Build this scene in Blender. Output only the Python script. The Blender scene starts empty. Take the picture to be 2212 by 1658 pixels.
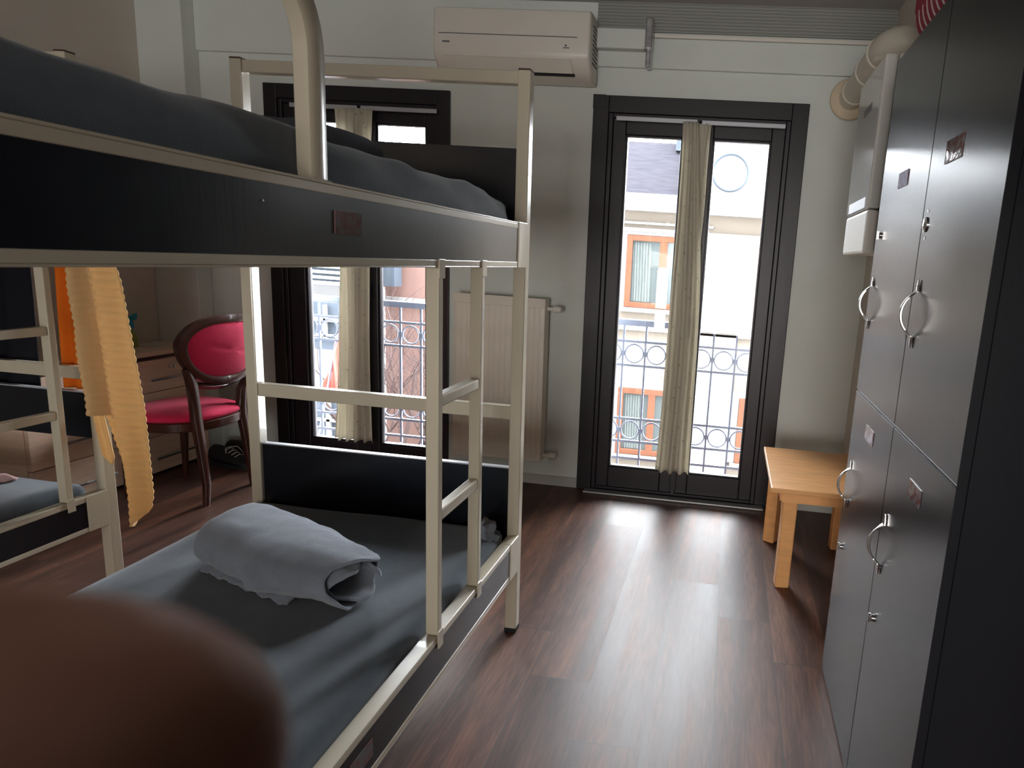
import bpy, bmesh, math, random
from mathutils import Vector, Matrix, noise
R = math.radians
PI = math.pi
S = bpy.context.scene
C = S.collection
random.seed(7)

# ------------------------------------------------------------ camera
D = 3.347                      # window wall
cam_d = bpy.data.cameras.new('camera')
cam = bpy.data.objects.new('camera', cam_d)
C.objects.link(cam)
S.camera = cam
yaw, pit, rol = R(5.52), R(10.68), R(3.93)
fw = Vector((-math.sin(yaw)*math.cos(pit), math.cos(yaw)*math.cos(pit), -math.sin(pit)))
r0 = Vector((math.cos(yaw), math.sin(yaw), 0))
u0 = r0.cross(fw)
rt = math.cos(rol)*r0 + math.sin(rol)*u0
up = -math.sin(rol)*r0 + math.cos(rol)*u0
CAM = Vector((0, 0, 1.26))
m = Matrix((rt, up, -fw)).transposed().to_4x4()
m.translation = CAM
cam.matrix_world = m
cam_d.sensor_width = 36
cam_d.lens = 1385/2212*36
cam_d.shift_x = -(1428.4-1106)/2212
cam_d.clip_start = 0.005
cam_d.clip_end = 200
cam_d.dof.use_dof = True
cam_d.dof.focus_distance = 2.4
cam_d.dof.aperture_fstop = 12.0

# ------------------------------------------------------------ world, light, exposure
W = bpy.data.worlds.new('overcast_sky')
S.world = W
W.use_nodes = True
bg = W.node_tree.nodes['Background']
bg.inputs[0].default_value = (0.93, 0.96, 1.0, 1)
bg.inputs[1].default_value = 54.0
S.view_settings.view_transform = 'Standard'
S.view_settings.look = 'None'
S.view_settings.exposure = 0.1
S.view_settings.gamma = 1.0
S.view_settings.use_curve_mapping = False
S.cycles.max_bounces = 12
S.cycles.diffuse_bounces = 8
S.cycles.glossy_bounces = 6
S.cycles.transparent_max_bounces = 16
S.cycles.transmission_bounces = 8
S.cycles.sample_clamp_indirect = 8.0
S.cycles.caustics_reflective = False
S.cycles.caustics_refractive = False
S.cycles.use_denoising = True

def area(name, loc, rot, sx, sy, power, col=(1, 1, 1), portal=False):
    l = bpy.data.lights.new(name, 'AREA')
    l.shape = 'RECTANGLE'; l.size = sx; l.size_y = sy; l.energy = power; l.color = col
    if portal: l.cycles.is_portal = True
    o = bpy.data.objects.new(name, l); C.objects.link(o)
    o.location = loc; o.rotation_euler = rot
    return o
for cx_ in (-0.225, -2.01):
    area('daylight_portal', (cx_, D+0.30, 1.0), (R(-90), 0, 0), 1.0, 2.1, 1, portal=True)
# added fill light far behind the viewer
area('rear_fill_light', (-0.40, -4.45, 0.95), (R(90), 0, 0), 1.9, 1.7, 150.0, (1.0, 0.97, 0.93))

# ------------------------------------------------------------ materials
MATS = {}
def nmat(name):
    m = bpy.data.materials.new(name); m.use_nodes = True
    nt = m.node_tree
    return m, nt, nt.nodes['Principled BSDF']
def lin(c):
    return tuple(((x/255)/12.92 if x/255 <= 0.04045 else ((x/255+0.055)/1.055)**2.4) for x in c)
def mat(name, col, rough=0.6, metal=0.0, spec=0.5, var=0.0, vscale=8.0, bump=0.0, bscale=60.0, coat=0.0, sheen=0.0, stretch=(1, 1, 1)):
    m, nt, b = nmat(name)
    col = tuple(col)
    b.inputs['Base Color'].default_value = (*col, 1)
    b.inputs['Roughness'].default_value = rough
    b.inputs['Metallic'].default_value = metal
    b.inputs['Specular IOR Level'].default_value = spec
    b.inputs['Coat Weight'].default_value = coat
    b.inputs['Sheen Weight'].default_value = sheen
    N, L = nt.nodes, nt.links
    tc = N.new('ShaderNodeTexCoord'); mp = N.new('ShaderNodeMapping')
    mp.inputs['Scale'].default_value = stretch
    L.new(tc.outputs['Object'], mp.inputs['Vector'])
    if var > 0:
        n = N.new('ShaderNodeTexNoise'); n.inputs['Scale'].default_value = vscale; n.inputs['Detail'].default_value = 5
        L.new(mp.outputs[0], n.inputs['Vector'])
        r = N.new('ShaderNodeValToRGB')
        r.color_ramp.elements[0].position = 0.3; r.color_ramp.elements[1].position = 0.7
        r.color_ramp.elements[0].color = (*[c*(1-var) for c in col], 1)
        r.color_ramp.elements[1].color = (*[min(1, c*(1+var)) for c in col], 1)
        L.new(n.outputs['Fac'], r.inputs[0]); L.new(r.outputs[0], b.inputs['Base Color'])
    if bump > 0:
        n = N.new('ShaderNodeTexNoise'); n.inputs['Scale'].default_value = bscale; n.inputs['Detail'].default_value = 4
        L.new(mp.outputs[0], n.inputs['Vector'])
        bp = N.new('ShaderNodeBump'); bp.inputs['Strength'].default_value = bump; bp.inputs['Distance'].default_value = 0.004
        L.new(n.outputs['Fac'], bp.inputs['Height']); L.new(bp.outputs[0], b.inputs['Normal'])
    MATS[name] = m
    return m

M_wall = mat('wall_paint', (0.64, 0.68, 0.65), 0.85, var=0.04, vscale=3, bump=0.15, bscale=25)
M_wallwarm = mat('side_wall_paint', (0.58, 0.54, 0.48), 0.85, var=0.04, vscale=3, bump=0.15, bscale=25)
M_ceil = mat('ceiling_paint', (0.42, 0.42, 0.42), 0.9, var=0.03, bump=0.1)
M_cream = mat('cream_enamel', (0.53, 0.475, 0.37), 0.22, spec=0.6, var=0.04, vscale=5, bump=0.05, bscale=30, coat=0.3)
M_black = mat('black_laminate', (0.007, 0.008, 0.012), 0.22, spec=0.5, bump=0.04, bscale=90, stretch=(1, 1, 0.1))
M_locker = mat('locker_laminate', (0.007, 0.008, 0.012), 0.26, spec=0.5, bump=0.03, bscale=140, stretch=(1, 1, 0.05))
M_gap = mat('dark_gap', (0.004, 0.004, 0.005), 0.8)
M_frame = mat('dark_brown_frame', (0.013, 0.009, 0.013), 0.38, spec=0.4, var=0.1, vscale=12, bump=0.1, bscale=40, stretch=(1, 1, 0.2))
M_frameb = mat('bare_metal_corner', (0.012, 0.012, 0.014), 0.3)
M_sheet = mat('grey_blue_sheet', (0.068, 0.084, 0.104), 0.95, spec=0.15, var=0.08, vscale=30, bump=0.25, bscale=400, sheen=0.35)
M_blanket = mat('grey_towel_cloth', (0.22, 0.245, 0.295), 0.95, spec=0.1, var=0.07, vscale=25, bump=0.6, bscale=350, sheen=0.4)
M_pillowd = mat('dark_blanket_cloth', (0.10, 0.11, 0.13), 0.95, spec=0.1, bump=0.4, bscale=200)
M_chrome = mat('brushed_chrome', (0.75, 0.74, 0.73), 0.18, metal=1.0)
M_white = mat('white_plastic', (0.72, 0.69, 0.63), 0.35, var=0.02)
M_whitegloss = mat('glossy_white_panel', (0.66, 0.66, 0.62), 0.12, spec=0.6)
M_rad = mat('radiator_enamel', (0.70, 0.65, 0.57), 0.4)
M_flue = mat('flue_plastic', (0.72, 0.68, 0.58), 0.4)
M_flange = mat('flange_rubber', (0.62, 0.52, 0.38), 0.6, var=0.1)
M_rod = mat('rod_metal', (0.45, 0.46, 0.50), 0.35, metal=0.3)
M_orangew = mat('orange_beech', (0.85, 0.43, 0.17), 0.38, var=0.10, vscale=4, stretch=(2, 12, 12))
M_chest = mat('oak_laminate', (0.78, 0.57, 0.43), 0.42, var=0.10, vscale=6, stretch=(1, 1, 8))
M_mahog = mat('dark_mahogany', (0.06, 0.018, 0.012), 0.28, var=0.2, vscale=14, coat=0.3)
M_fuch = mat('fuchsia_velvet', (0.62, 0.022, 0.085), 0.8, spec=0.12, bump=0.3, bscale=300, sheen=0.12)
M_orange = mat('orange_towel_cloth', (0.75, 0.16, 0.015), 0.95, spec=0.1, bump=0.5, bscale=250, var=0.08)
M_pink = mat('pink_cloth', (0.42, 0.27, 0.27), 0.95, spec=0.1, bump=0.5, bscale=200)
M_blackcloth = mat('black_cloth', (0.010, 0.010, 0.014), 0.9, spec=0.1, bump=0.4, bscale=120)
M_shoe = mat('black_shoe', (0.012, 0.012, 0.014), 0.6, bump=0.2, bscale=90)
M_lace = mat('white_lace', (0.75, 0.75, 0.74), 0.7)
M_blue = mat('blue_plastic', (0.02, 0.30, 0.48), 0.35)
M_green = mat('green_plastic', (0.35, 0.42, 0.10), 0.4)
M_paper = mat('white_paper', (0.7, 0.7, 0.66), 0.7)
M_iron = mat('painted_iron', (0.13, 0.14, 0.19), 0.5)
M_facade = mat('cream_facade', (0.145, 0.123, 0.102), 0.9, spec=0.05, var=0.05, vscale=1.2)
M_facadeW = mat('white_facade', (0.185, 0.182, 0.182), 0.9, spec=0.05, var=0.03, vscale=1)
M_slate = mat('slate_roof', (0.015, 0.0142, 0.0185), 0.9, spec=0.05, var=0.25, vscale=9, stretch=(0.6, 1, 5))
M_eave = mat('grey_eave', (0.12, 0.11, 0.10), 0.8)
M_winwood = mat('orange_window_wood', (0.105, 0.042, 0.024), 0.8, spec=0.1, var=0.08)
M_winglass = mat('far_window_pane', (0.05, 0.06, 0.06), 0.15)
M_farcurt = mat('far_lace_curtain', (0.060, 0.070, 0.067), 0.9, var=0.2, vscale=5, stretch=(8, 1, 0.5))
M_pinkwall = mat('salmon_facade', (0.150, 0.092, 0.080), 0.9, spec=0.05, var=0.06, vscale=1)
M_greywall = mat('blue_grey_facade', (0.05, 0.06, 0.075), 0.9, spec=0.05, var=0.15, vscale=2)
M_tilewhite = mat('pale_roof_slats', (0.5, 0.5, 0.5), 0.7)
M_bark = mat('grey_bark', (0.045, 0.030, 0.028), 0.9, spec=0.1)
M_foliage = mat('yellow_leaves', (0.30, 0.30, 0.10), 0.8, var=0.4, vscale=6)
M_flag = mat('red_flag_cloth', (0.50, 0.06, 0.04), 0.8)
M_tape = mat('silver_foil_tape', (0.55, 0.55, 0.57), 0.25, metal=0.9, var=0.5, vscale=22, stretch=(0.2, 0.2, 1))
M_strip = mat('aluminium_threshold', (0.42, 0.42, 0.42), 0.3, metal=0.8)
M_mark = mat('grey_print', (0.12, 0.12, 0.12), 0.6)
M_asphalt = mat('street_asphalt', (0.12, 0.12, 0.12), 0.9)
M_skirt = mat('grey_skirting', (0.42, 0.42, 0.39), 0.7)

def glass_mat():
    m = bpy.data.materials.new('window_glass'); m.use_nodes = True
    nt = m.node_tree; N, L = nt.nodes, nt.links
    for n in list(N): N.remove(n)
    o = N.new('ShaderNodeOutputMaterial'); mx = N.new('ShaderNodeMixShader')
    t = N.new('ShaderNodeBsdfTransparent'); g = N.new('ShaderNodeBsdfGlossy'); f = N.new('ShaderNodeFresnel')
    t.inputs[0].default_value = (0.95, 0.96, 0.96, 1)
    g.inputs['Roughness'].default_value = 0.01; f.inputs[0].default_value = 1.45
    L.new(f.outputs[0], mx.inputs[0]); L.new(t.outputs[0], mx.inputs[1]); L.new(g.outputs[0], mx.inputs[2])
    L.new(mx.outputs[0], o.inputs[0])
    return m
M_glass = glass_mat()

def curtain_mat():
    m, nt, b = nmat('floral_curtain'); N, L = nt.nodes, nt.links
    tc = N.new('ShaderNodeTexCoord')
    v = N.new('ShaderNodeTexVoronoi'); v.inputs['Scale'].default_value = 26
    n = N.new('ShaderNodeTexNoise'); n.inputs['Scale'].default_value = 34
    L.new(tc.outputs['Object'], v.inputs['Vector']); L.new(tc.outputs['Object'], n.inputs['Vector'])
    ad = N.new('ShaderNodeMath'); ad.operation = 'MULTIPLY_ADD'; ad.inputs[1].default_value = 0.62; v.inputs['Scale'].default_value = 34
    L.new(n.outputs['Fac'], ad.inputs[0]); L.new(v.outputs['Distance'], ad.inputs[2])
    r = N.new('ShaderNodeValToRGB')
    r.color_ramp.elements[0].position = 0.32; r.color_ramp.elements[1].position = 0.52
    r.color_ramp.elements[0].color = (0.46, 0.41, 0.33, 1); r.color_ramp.elements[1].color = (0.76, 0.72, 0.62, 1)
    L.new(ad.outputs[0], r.inputs[0]); L.new(r.outputs[0], b.inputs['Base Color'])
    b.inputs['Roughness'].default_value = 0.95; b.inputs['Specular IOR Level'].default_value = 0.1
    tr = N.new('ShaderNodeBsdfTranslucent'); L.new(r.outputs[0], tr.inputs['Color'])
    mx = N.new('ShaderNodeMixShader'); mx.inputs[0].default_value = 0.45
    out = N['Material Output']
    L.new(b.outputs[0], mx.inputs[1]); L.new(tr.outputs[0], mx.inputs[2]); L.new(mx.outputs[0], out.inputs[0])
    return m
M_curtain = curtain_mat()

def towel_mat():
    m, nt, b = nmat('yellow_waffle_towel'); N, L = nt.nodes, nt.links
    b.inputs['Base Color'].default_value = (0.74, 0.52, 0.27, 1)
    b.inputs['Roughness'].default_value = 0.95; b.inputs['Specular IOR Level'].default_value = 0.1
    tc = N.new('ShaderNodeTexCoord'); n = N.new('ShaderNodeTexNoise'); n.inputs['Scale'].default_value = 300
    L.new(tc.outputs['Object'], n.inputs['Vector'])
    bp = N.new('ShaderNodeBump'); bp.inputs['Strength'].default_value = 0.5; bp.inputs['Distance'].default_value = 0.002
    L.new(n.outputs['Fac'], bp.inputs['Height']); L.new(bp.outputs[0], b.inputs['Normal'])
    tr = N.new('ShaderNodeBsdfTranslucent'); tr.inputs['Color'].default_value = (0.85, 0.60, 0.26, 1)
    mx = N.new('ShaderNodeMixShader'); mx.inputs[0].default_value = 0.3
    L.new(b.outputs[0], mx.inputs[1]); L.new(tr.outputs[0], mx.inputs[2]); L.new(mx.outputs[0], N['Material Output'].inputs[0])
    return m
M_towel = towel_mat()

def floor_mat():
    m, nt, b = nmat('laminate_floor'); N, L = nt.nodes, nt.links
    def math_(op, a, bb=None, c=None):
        n = N.new('ShaderNodeMath'); n.operation = op
        for i, v in enumerate((a, bb, c)):
            if v is None: continue
            if isinstance(v, (int, float)): n.inputs[i].default_value = v
            else: L.new(v, n.inputs[i])
        return n.outputs[0]
    tc = N.new('ShaderNodeTexCoord'); sp = N.new('ShaderNodeSeparateXYZ'); L.new(tc.outputs['Object'], sp.inputs[0])
    x, y = sp.outputs[0], sp.outputs[1]
    u = math_('DIVIDE', math_('SUBTRACT', x, 0.245), 0.188)
    row = math_('FLOOR', u)
    fu = math_('FRACT', u)
    v = math_('DIVIDE', math_('ADD', math_('ADD', y, 10.0), math_('MULTIPLY', row, 0.24)), 1.18)
    v = math_('ADD', v, 0.886)
    col = math_('FLOOR', v); fv = math_('FRACT', v)
    cb = N.new('ShaderNodeCombineXYZ'); L.new(row, cb.inputs[0]); L.new(col, cb.inputs[1])
    wn = N.new('ShaderNodeTexWhiteNoise'); L.new(cb.outputs[0], wn.inputs['Vector'])
    # stretched grain, shifted per plank
    gx = math_('MULTIPLY', x, 9.0); gy = math_('ADD', math_('MULTIPLY', y, 0.9), math_('MULTIPLY', wn.outputs['Value'], 30))
    cg = N.new('ShaderNodeCombineXYZ'); L.new(gx, cg.inputs[0]); L.new(gy, cg.inputs[1]); L.new(math_('MULTIPLY', row, 3.7), cg.inputs[2])
    n1 = N.new('ShaderNodeTexNoise'); n1.inputs['Scale'].default_value = 1.6; n1.inputs['Detail'].default_value = 6; n1.inputs['Roughness'].default_value = 0.6
    L.new(cg.outputs[0], n1.inputs['Vector'])
    n2 = N.new('ShaderNodeTexNoise'); n2.inputs['Scale'].default_value = 14; n2.inputs['Detail'].default_value = 4
    L.new(cg.outputs[0], n2.inputs['Vector'])
    f = math_('ADD', math_('ADD', math_('MULTIPLY', n1.outputs['Fac'], 0.65), math_('MULTIPLY', n2.outputs['Fac'], 0.25)), math_('ADD', 0.05, math_('MULTIPLY', wn.outputs['Value'], 0.12)))
    r = N.new('ShaderNodeValToRGB'); cr = r.color_ramp
    cr.elements[0].position = 0.33; cr.elements[0].color = (0.020, 0.012, 0.012, 1)
    cr.elements[1].position = 0.80; cr.elements[1].color = (0.26, 0.115, 0.07, 1)
    e = cr.elements.new(0.55); e.color = (0.085, 0.040, 0.030, 1)
    L.new(f, r.inputs[0])
    # seams; their colour is lifted to paint light caught on plank edges
    su = math_('LESS_THAN', math_('MINIMUM', fu, math_('SUBTRACT', 1.0, fu)), 0.008)
    sv = math_('LESS_THAN', math_('MINIMUM', fv, math_('SUBTRACT', 1.0, fv)), 0.0014)
    seam = math_('MAXIMUM', su, sv)
    mx = N.new('ShaderNodeMix'); mx.data_type = 'RGBA'
    L.new(seam, mx.inputs['Factor']); L.new(r.outputs[0], mx.inputs['A']); mx.inputs['B'].default_value = (0.055, 0.042, 0.038, 1)
    L.new(mx.outputs['Result'], b.inputs['Base Color'])
    rg = math_('ADD', 0.33, math_('MULTIPLY', n1.outputs['Fac'], 0.14)); rg = math_('ADD', rg, math_('MULTIPLY', wn.outputs['Value'], 0.06))
    L.new(rg, b.inputs['Roughness'])
    b.inputs['Specular IOR Level'].default_value = 0.32
    h = math_('ADD', math_('MULTIPLY', seam, -1.0), math_('MULTIPLY', n2.outputs['Fac'], 0.12))
    bp = N.new('ShaderNodeBump'); bp.inputs['Strength'].default_value = 0.35; bp.inputs['Distance'].default_value = 0.0015
    L.new(h, bp.inputs['Height'])
    # slight warp of each plank
    n3 = N.new('ShaderNodeTexNoise'); n3.inputs['Scale'].default_value = 2.5
    L.new(cb.outputs[0], n3.inputs['Vector'])
    L.new(bp.outputs[0], b.inputs['Normal'])
    return m
M_floor = floor_mat()

def ribbed_mat():
    m, nt, b = nmat('ribbed_grey_panel'); N, L = nt.nodes, nt.links
    tc = N.new('ShaderNodeTexCoord'); w = N.new('ShaderNodeTexWave'); w.bands_direction = 'Z'
    w.inputs['Scale'].default_value = 22; w.inputs['Distortion'].default_value = 1.5; w.inputs['Detail'].default_value = 3; w.inputs['Detail Scale'].default_value = 0.5
    L.new(tc.outputs['Object'], w.inputs['Vector'])
    r = N.new('ShaderNodeValToRGB'); r.color_ramp.elements[0].color = (0.22, 0.225, 0.21, 1); r.color_ramp.elements[1].color = (0.30, 0.31, 0.285, 1)
    L.new(w.outputs['Color'], r.inputs[0]); L.new(r.outputs[0], b.inputs['Base Color'])
    bp = N.new('ShaderNodeBump'); bp.inputs['Strength'].default_value = 0.5; bp.inputs['Distance'].default_value = 0.004
    L.new(w.outputs['Color'], bp.inputs['Height']); L.new(bp.outputs[0], b.inputs['Normal'])
    b.inputs['Roughness'].default_value = 0.7
    return m
M_ribbed = ribbed_mat()

def redstripe_mat():
    m, nt, b = nmat('red_quilt_with_white_ribs'); N, L = nt.nodes, nt.links
    tc = N.new('ShaderNodeTexCoord'); sp = N.new('ShaderNodeSeparateXYZ'); L.new(tc.outputs['Object'], sp.inputs[0])
    def math_(op, a, bb):
        n = N.new('ShaderNodeMath'); n.operation = op
        for i, v in enumerate((a, bb)):
            if isinstance(v, (int, float)): n.inputs[i].default_value = v
            else: L.new(v, n.inputs[i])
        return n.outputs[0]
    fr = math_('FRACT', math_('MULTIPLY', sp.outputs[1], 30.0), 0)
    line = math_('LESS_THAN', fr, 0.32)
    low = math_('LESS_THAN', sp.outputs[2], 0.075)
    f = math_('MULTIPLY', line, low)
    mx = N.new('ShaderNodeMix'); mx.data_type = 'RGBA'
    mx.inputs['A'].default_value = (0.30, 0.02, 0.045, 1); mx.inputs['B'].default_value = (0.75, 0.62, 0.62, 1)
    L.new(f, mx.inputs['Factor']); L.new(mx.outputs['Result'], b.inputs['Base Color'])
    b.inputs['Roughness'].default_value = 0.85
    return m
M_redstripe = redstripe_mat()

def card_mat(name, base, ink):
    m, nt, b = nmat(name); N, L = nt.nodes, nt.links
    tc = N.new('ShaderNodeTexCoord'); n = N.new('ShaderNodeTexNoise'); n.inputs['Scale'].default_value = 60; n.inputs['Detail'].default_value = 3
    L.new(tc.outputs['Object'], n.inputs['Vector'])
    r = N.new('ShaderNodeValToRGB'); r.color_ramp.elements[0].position = 0.45; r.color_ramp.elements[1].position = 0.56
    r.color_ramp.elements[0].color = (*base, 1); r.color_ramp.elements[1].color = (*ink, 1)
    L.new(n.outputs['Fac'], r.inputs[0]); L.new(r.outputs[0], b.inputs['Base Color'])
    b.inputs['Roughness'].default_value = 0.08
    bp = N.new('ShaderNodeBump'); bp.inputs['Strength'].default_value = 0.25; bp.inputs['Distance'].default_value = 0.002
    L.new(n.outputs['Fac'], bp.inputs['Height']); L.new(bp.outputs[0], b.inputs['Normal'])
    return m
M_card = card_mat('glossy_label_card', (0.20, 0.17, 0.18), (0.17, 0.075, 0.08))
M_cardb = card_mat('bed_label_card', (0.13, 0.125, 0.125), (0.15, 0.085, 0.085))

def skin_mat():
    m, nt, b = nmat('skin'); N, L = nt.nodes, nt.links
    b.inputs['Base Color'].default_value = (0.42, 0.20, 0.13, 1)
    b.inputs['Roughness'].default_value = 0.5
    b.inputs['Subsurface Weight'].default_value = 0.15
    b.inputs['Subsurface Radius'].default_value = (0.01, 0.004, 0.002)
    b.inputs['Subsurface Scale'].default_value = 0.3
    tc = N.new('ShaderNodeTexCoord'); n = N.new('ShaderNodeTexNoise'); n.inputs['Scale'].default_value = 120
    L.new(tc.outputs['Object'], n.inputs['Vector'])
    r = N.new('ShaderNodeValToRGB'); r.color_ramp.elements[0].color = (0.36, 0.15, 0.10, 1); r.color_ramp.elements[1].color = (0.50, 0.26, 0.17, 1)
    L.new(n.outputs['Fac'], r.inputs[0]); L.new(r.outputs[0], b.inputs['Base Color'])
    return m
M_skin = skin_mat()
M_nail = mat('nail', (0.6, 0.38, 0.32), 0.25)

# ------------------------------------------------------------ mesh helpers
def bx(bm, x0, x1, y0, y1, z0, z1, bev=0.0, seg=2):
    g = bmesh.ops.create_cube(bm, size=1.0)
    vs = g['verts']
    for v in vs:
        v.co = Vector(((x0+x1)/2+v.co.x*(x1-x0), (y0+y1)/2+v.co.y*(y1-y0), (z0+z1)/2+v.co.z*(z1-z0)))
    if bev > 0:
        es = list({e for v in vs for e in v.link_edges})
        bmesh.ops.bevel(bm, geom=es, offset=bev, segments=seg, affect='EDGES', profile=0.5)
    return vs
def tube(bm, pts, r, n=10, caps=True, closed=False, sq=False):
    pts = [Vector(p) for p in pts]
    rs = r if isinstance(r, (list, tuple)) else [r]*len(pts)
    rings = []
    prev = None
    for i, p in enumerate(pts):
        a = pts[(i-1) % len(pts)] if (i > 0 or closed) else p
        b = pts[(i+1) % len(pts)] if (i < len(pts)-1 or closed) else p
        t = (b-a).normalized()
        if prev is None:
            ref = Vector((0, 0, 1)) if abs(t.z) < 0.9 else Vector((1, 0, 0))
            nrm = t.cross(ref).normalized()
        else:
            nrm = (prev - t*prev.dot(t)).normalized()
        prev = nrm
        bi = t.cross(nrm)
        ring = []
        for k in range(n):
            an = 2*PI*k/n + (PI/4 if sq else 0)
            rr = rs[i]*(1.4142 if sq else 1)
            ring.append(bm.verts.new(p + nrm*math.cos(an)*rr + bi*math.sin(an)*rr))
        rings.append(ring)
    cnt = len(rings)
    for i in range(cnt if closed else cnt-1):
        A, B = rings[i], rings[(i+1) % cnt]
        for k in range(n):
            bm.faces.new((A[k], A[(k+1) % n], B[(k+1) % n], B[k]))
    if caps and not closed:
        bm.faces.new(rings[0][::-1]); bm.faces.new(rings[-1])
def lathe(bm, c, prof, n=24, axis='z'):
    c = Vector(c); rings = []
    for r, h in prof:
        ring = []
        for k in range(n):
            a = 2*PI*k/n
            if axis == 'z': d = Vector((r*math.cos(a), r*math.sin(a), h))
            elif axis == 'y': d = Vector((r*math.cos(a), h, r*math.sin(a)))
            else: d = Vector((h, r*math.cos(a), r*math.sin(a)))
            ring.append(bm.verts.new(c+d))
        rings.append(ring)
    for i in range(len(rings)-1):
        A, B = rings[i], rings[i+1]
        for k in range(n): bm.faces.new((A[k], A[(k+1) % n], B[(k+1) % n], B[k]))
    bm.faces.new(rings[0]); bm.faces.new(rings[-1])
def prism(bm, poly, off, holes=None):
    vs = [bm.verts.new(Vector(p)) for p in poly]
    f = bm.faces.new(vs)
    g = bmesh.ops.extrude_face_region(bm, geom=[f])
    bmesh.ops.translate(bm, vec=Vector(off), verts=[v for v in g['geom'] if isinstance(v, bmesh.types.BMVert)])
def grid(bm, fn, nu, nv, closeu=False):
    g = [[bm.verts.new(Vector(fn(i/(nu if closeu else nu-1), j/(nv-1)))) for j in range(nv)] for i in range(nu)]
    for i in range(nu if closeu else nu-1):
        for j in range(nv-1):
            bm.faces.new((g[i][j], g[(i+1) % nu][j], g[(i+1) % nu][j+1], g[i][j+1]))
    return g
def obj(name, bm, m, parent=None, smooth=False, solid=0.0, subsurf=0, ang=None):
    bmesh.ops.recalc_face_normals(bm, faces=bm.faces[:])
    me = bpy.data.meshes.new(name); bm.to_mesh(me); bm.free()
    o = bpy.data.objects.new(name, me); C.objects.link(o)
    me.materials.append(m)
    if smooth:
        for p in me.polygons: p.use_smooth = True
        if ang:
            try: me.set_sharp_from_angle(angle=R(ang))
            except Exception: pass
    if parent:
        o.parent = parent
        o.matrix_parent_inverse = Matrix.Translation(-Vector(parent.location)) if parent.type == 'EMPTY' else Matrix.Identity(4)
        if parent.type != 'EMPTY':
            pass
    if solid: 
        md = o.modifiers.new('thickness', 'SOLIDIFY'); md.thickness = solid; md.offset = 0
    if subsurf:
        md = o.modifiers.new('smooth', 'SUBSURF'); md.levels = subsurf; md.render_levels = subsurf
    return o
def B(*boxes, bev=0.0):
    bm = bmesh.new()
    for b in boxes: bx(bm, *b, bev=bev)
    return bm
def thing(name, label, cat, loc=(0, 0, 0), group=None):
    o = bpy.data.objects.new(name, None); C.objects.link(o); o.location = loc; o.empty_display_size = 0.1
    o['label'] = label; o['category'] = cat
    if group: o['group'] = group
    return o
def tag(o, label, cat, group=None):
    o['label'] = label; o['category'] = cat
    if group: o['group'] = group
    return o
def struct(name, bm, m, parent=None, **k):
    o = obj(name, bm, m, parent, **k)
    if parent is None: o['kind'] = 'structure'
    return o

# ============================================================ SETTING
XL, XR = -3.14, 0.66
YB, ZC = -4.5, 2.475
WO = 3.60                                # outer face of the window wall
struct('floor', B((XL-0.2, XR+0.2, YB-0.2, WO, -0.15, 0)), M_floor)
struct('ceiling', B((XL-0.2, XR+0.2, YB-0.2, WO, ZC, ZC+0.15)), M_ceil)
struct('wall_left', B((XL-0.15, XL, YB, WO, 0, ZC)), M_wallwarm)
struct('wall_right', B((XR, XR+0.15, YB, WO, 0, ZC)), M_wallwarm)
struct('wall_back', B((XL, XR, YB-0.15, YB, 0, ZC)), M_wallwarm)
dx0, dx1, dz1 = -0.757, 0.304, 2.057      # door casing outside
wx0, wx1, wz1 = -2.523, -1.502, 2.045     # window casing outside
o_ = 0.06
struct('wall_far', B((XL, wx0+o_, D, WO, 0, ZC), (wx1-o_, dx0+o_, D, WO, 0, ZC), (dx1-o_, XR, D, WO, 0, ZC),
       (wx0+o_, wx1-o_, D, WO, wz1-o_, ZC), (dx0+o_, dx1-o_, D, WO, dz1-o_, ZC)), M_wall)
struct('wall_outer', B((-13, 9, 3.30, WO, ZC+0.15, 9.0), (-13, XL-0.15, 3.30, WO, -6, ZC+0.15), (XR+0.15, 9, 3.30, WO, -6, ZC+0.15), (XL-0.15, XR+0.15, 3.30, WO, -6, -0.15)), M_facadeW)
struct('trim_1', B((-2.885, XR, D-0.022, D, 2.186, ZC), bev=0.006), M_wall)
struct('trim_2', B((-0.75, XR, D-0.034, D-0.0225, 2.345, ZC)), M_ribbed)
struct('trim_3', B((XL, -2.885, 3.245, D-0.0005, 0, ZC), bev=0.004), M_wall)
struct('baseboard_far', B((wx1, dx0, D-0.008, D, 0, 0.055)), M_skirt)
struct('baseboard_right', B((XR-0.008, XR, 1.95, D, 0, 0.055)), M_skirt)
struct('trim_4', B((dx0+0.05, dx1-0.03, D-0.075, D-0.02, 0, 0.012), bev=0.004), M_strip)

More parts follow.
